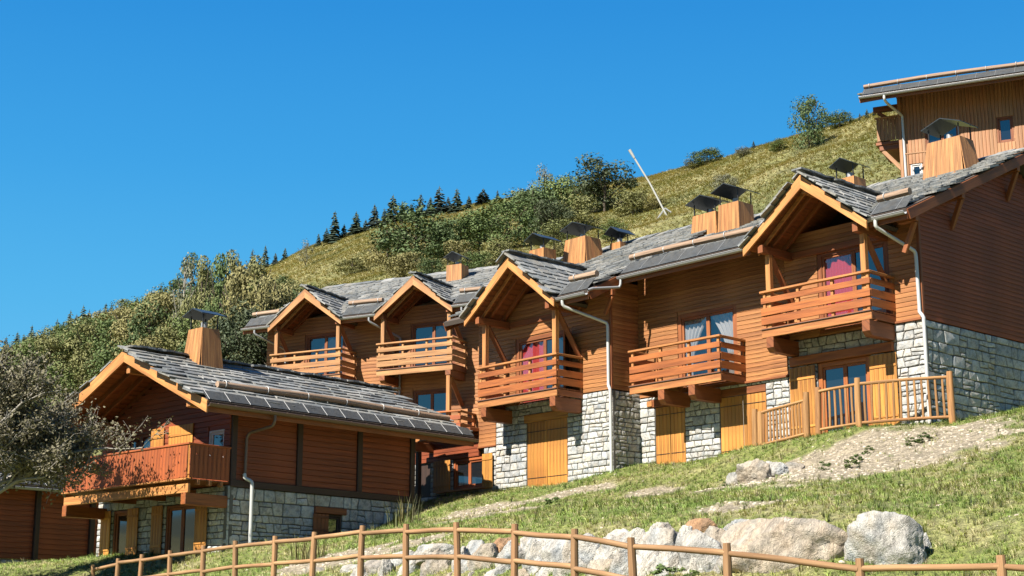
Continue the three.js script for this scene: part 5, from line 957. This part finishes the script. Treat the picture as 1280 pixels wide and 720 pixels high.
// ───────────────────────── grass, gravel, meadow ─────────────────────────
function bladeTuft(seed, n, lean = .5, wid = .07) { const q = rng(seed), pos = [], nor = []; for (let i = 0; i < n; i++) { const t = q() * 6.283, r = .35 * q(), x = r * Math.cos(t), z = r * Math.sin(t), l = lean * (.3 + q()), h = .55 + .45 * q(), a = t + (q() - .5), c = Math.cos(a + 1.57) * wid, s = Math.sin(a + 1.57) * wid, mx = x + Math.cos(a) * l * .3, mz = z + Math.sin(a) * l * .3, tx = x + Math.cos(a) * l, tz = z + Math.sin(a) * l; for (const v of [[x - c, 0, z - s], [x + c, 0, z + s], [mx + c * .7, h * .6, mz + s * .7], [x - c, 0, z - s], [mx + c * .7, h * .6, mz + s * .7], [mx - c * .7, h * .6, mz - s * .7], [mx - c * .7, h * .6, mz - s * .7], [mx + c * .7, h * .6, mz + s * .7], [tx, h, tz]]) { pos.push(...v); nor.push(Math.cos(a) * .4, .9, Math.sin(a) * .4); } } const g = new THREE.BufferGeometry(); g.setAttribute('position', new THREE.Float32BufferAttribute(pos, 3)); g.setAttribute('normal', new THREE.Float32BufferAttribute(nor, 3)); return g; }
const insideHouse = (p) => { const m = toL(FM, p), l = toL(FL, p), c = toL(FC, p), t = toL(FT, p); return (m.x > -10 && m.x < 0 && m.z < -.05 && m.z > -11) || (m.x > 0 && m.x < 10.75 && m.z < -1.35 && m.z > -12) || (l.x > -6.6 && l.x < 0 && l.z < 0 && l.z > -7.3) || (c.x > -10.2 && c.x < 1.2 && c.z < -1.3 && c.z > -12) || (t.x > 0 && t.x < 14 && t.z < 0 && t.z > -12); };
function scatter(name, label, cat, geo, count, rMin, rMax, azMin, azMax, place, seed) {
  const q = rng(seed), mats = new THREE.MeshStandardMaterial({ color: 0xffffff, roughness: .85, side: THREE.DoubleSide }), im = new THREE.InstancedMesh(geo, mats, count), m4 = new THREE.Matrix4(), qt = new THREE.Quaternion(), col = new THREE.Color(); let n = 0, tries = 0;
  while (n < count && tries < count * 4) {
    tries++; const a = (azMin + (azMax - azMin) * q()) * Math.PI / 180, r = rMin + (rMax - rMin) * Math.pow(q(), .75), x = Math.sin(a) * r, z = -Math.cos(a) * r, s = place(x, z, r, q, col); if (!s) continue;
    const p = V3(x, groundY(x, z) - .01, z); if (r < 90 && insideHouse(p)) continue;
    qt.setFromEuler(new THREE.Euler((q() - .5) * .4, q() * 6.283, (q() - .5) * .4)); im.setMatrixAt(n, m4.compose(p, qt, V3(s[0], s[1], s[0]))); im.setColorAt(n, col.multiplyScalar(ALB)); n++;
  }
  im.count = n; im.name = name; im.castShadow = im.receiveShadow = true; tag(im, label, cat, undefined, 'stuff'); scene.add(im); return im;
}
scatter('grass', 'short green and straw-coloured grass covering the bank', 'grass', bladeTuft(71, 9, .9, .045), 70000, 17, 60, -19, 20, (x, z, r, q, col) => {
  const b = bare(x, z); if (q() < sstep(.2, .7, b) * .94) return null;
  const d = sstep(-.15, .3, fbm(x * .5, z * .5, 3, 3)), k = .8 + .4 * q(); if (q() < .14 + .35 * d + .3 * b) col.setRGB(.78 * k, .70 * k, .36 * k); else col.setRGB((.38 + .14 * d) * k, (.55 + .04 * d) * k, .12 * k);
  const s = .06 + .06 * q(); return [s, s * (q() < .05 ? 2.2 : .5 + .8 * q())]; }, 811);
scatter('meadow_grass', 'tall dry yellow-green meadow grass on the hillside', 'grass', bladeTuft(72, 9, 1.0, .06), 260000, 76, 240, -20, 17, (x, z, r, q, col) => {
  const d = sstep(-.25, .3, fbm(x * .05, z * .05, 3, 4)), e = sstep(.05, .35, fbm(x * .09, z * .09, 9, 4)), k = .9 + .2 * q(); if (q() < .35 + .3 * d - .3 * e) col.setRGB(.64 * k, .55 * k, .25 * k); else col.setRGB((.44 - .12 * e) * k, (.43 - .10 * e) * k, .15 * k);
  const s = (.11 + .13 * q()) * (.7 + r / 260); return [s, s * (.35 + .5 * q())]; }, 812);
const pebble = (() => { const g = new THREE.IcosahedronGeometry(1, 0), p = g.attributes.position; for (let i = 0; i < p.count; i++) p.setXYZ(i, p.getX(i), p.getY(i) * .6, p.getZ(i) * .85); return g; })();
scatter('gravel', 'pale gravel and small stones strewn over the bare bank', 'gravel', pebble, 16000, 17, 60, -19, 20, (x, z, r, q, col) => { if (q() > sstep(.15, .8, bare(x, z)) * .95 + .02) return null; const k = .75 + .5 * q(); col.setRGB(.55 * k, .47 * k, .37 * k); const s = .012 + .05 * Math.pow(q(), 4) + .012 * q(); return [s, s]; }, 813);
// leafy weeds and tall stalks
{
  const wg = leafCloud(870, 260, .075, { lumps: 7 }), stalk = bladeTuft(871, 26, .35, .012);
  for (const [x, y, d, h, w] of [[692, 628, 43, .38, .6], [1064, 582, 37, .28, .5], [1030, 578, 37.5, .22, .4], [1075, 575, 38, .25, .4], [1140, 552, 39, .22, .5], [1155, 548, 39.5, .26, .5], [1085, 548, 40, .2, .35], [830, 712, 25.5, .3, .6], [860, 716, 25, .3, .5], [905, 588, 42, .22, .4]]) { const p = at(x, y, d); p.y = groundY(p.x, p.z); const t = thing('weed', 'low leafy green weed growing on the bare bank', 'weed', p.toArray(), R() * 6, 'weeds on the bank'); mk(t, 'leaves', wg, pick(LV.green)).scale.set(w, h, w); }
  for (const [x, y, d, h, w] of [[505, 640, 46, 1.1, 1.0], [516, 632, 47, 1.0, .8], [495, 650, 45, .8, .8], [372, 690, 40, .9, 1], [385, 694, 39, .7, .9], [400, 690, 40, .6, .8], [470, 665, 42, .5, .7]]) { const p = at(x, y, d); p.y = groundY(p.x, p.z); const t = thing('tall_grass', 'tall pale grass clump beside the grey stone wall', 'grass clump', p.toArray(), R() * 6, 'grass clumps by the stone wall'); mk(t, 'stalks', stalk, pick(LV.olive)).scale.set(w, h, w); }
}
renderer.render(scene, camera);
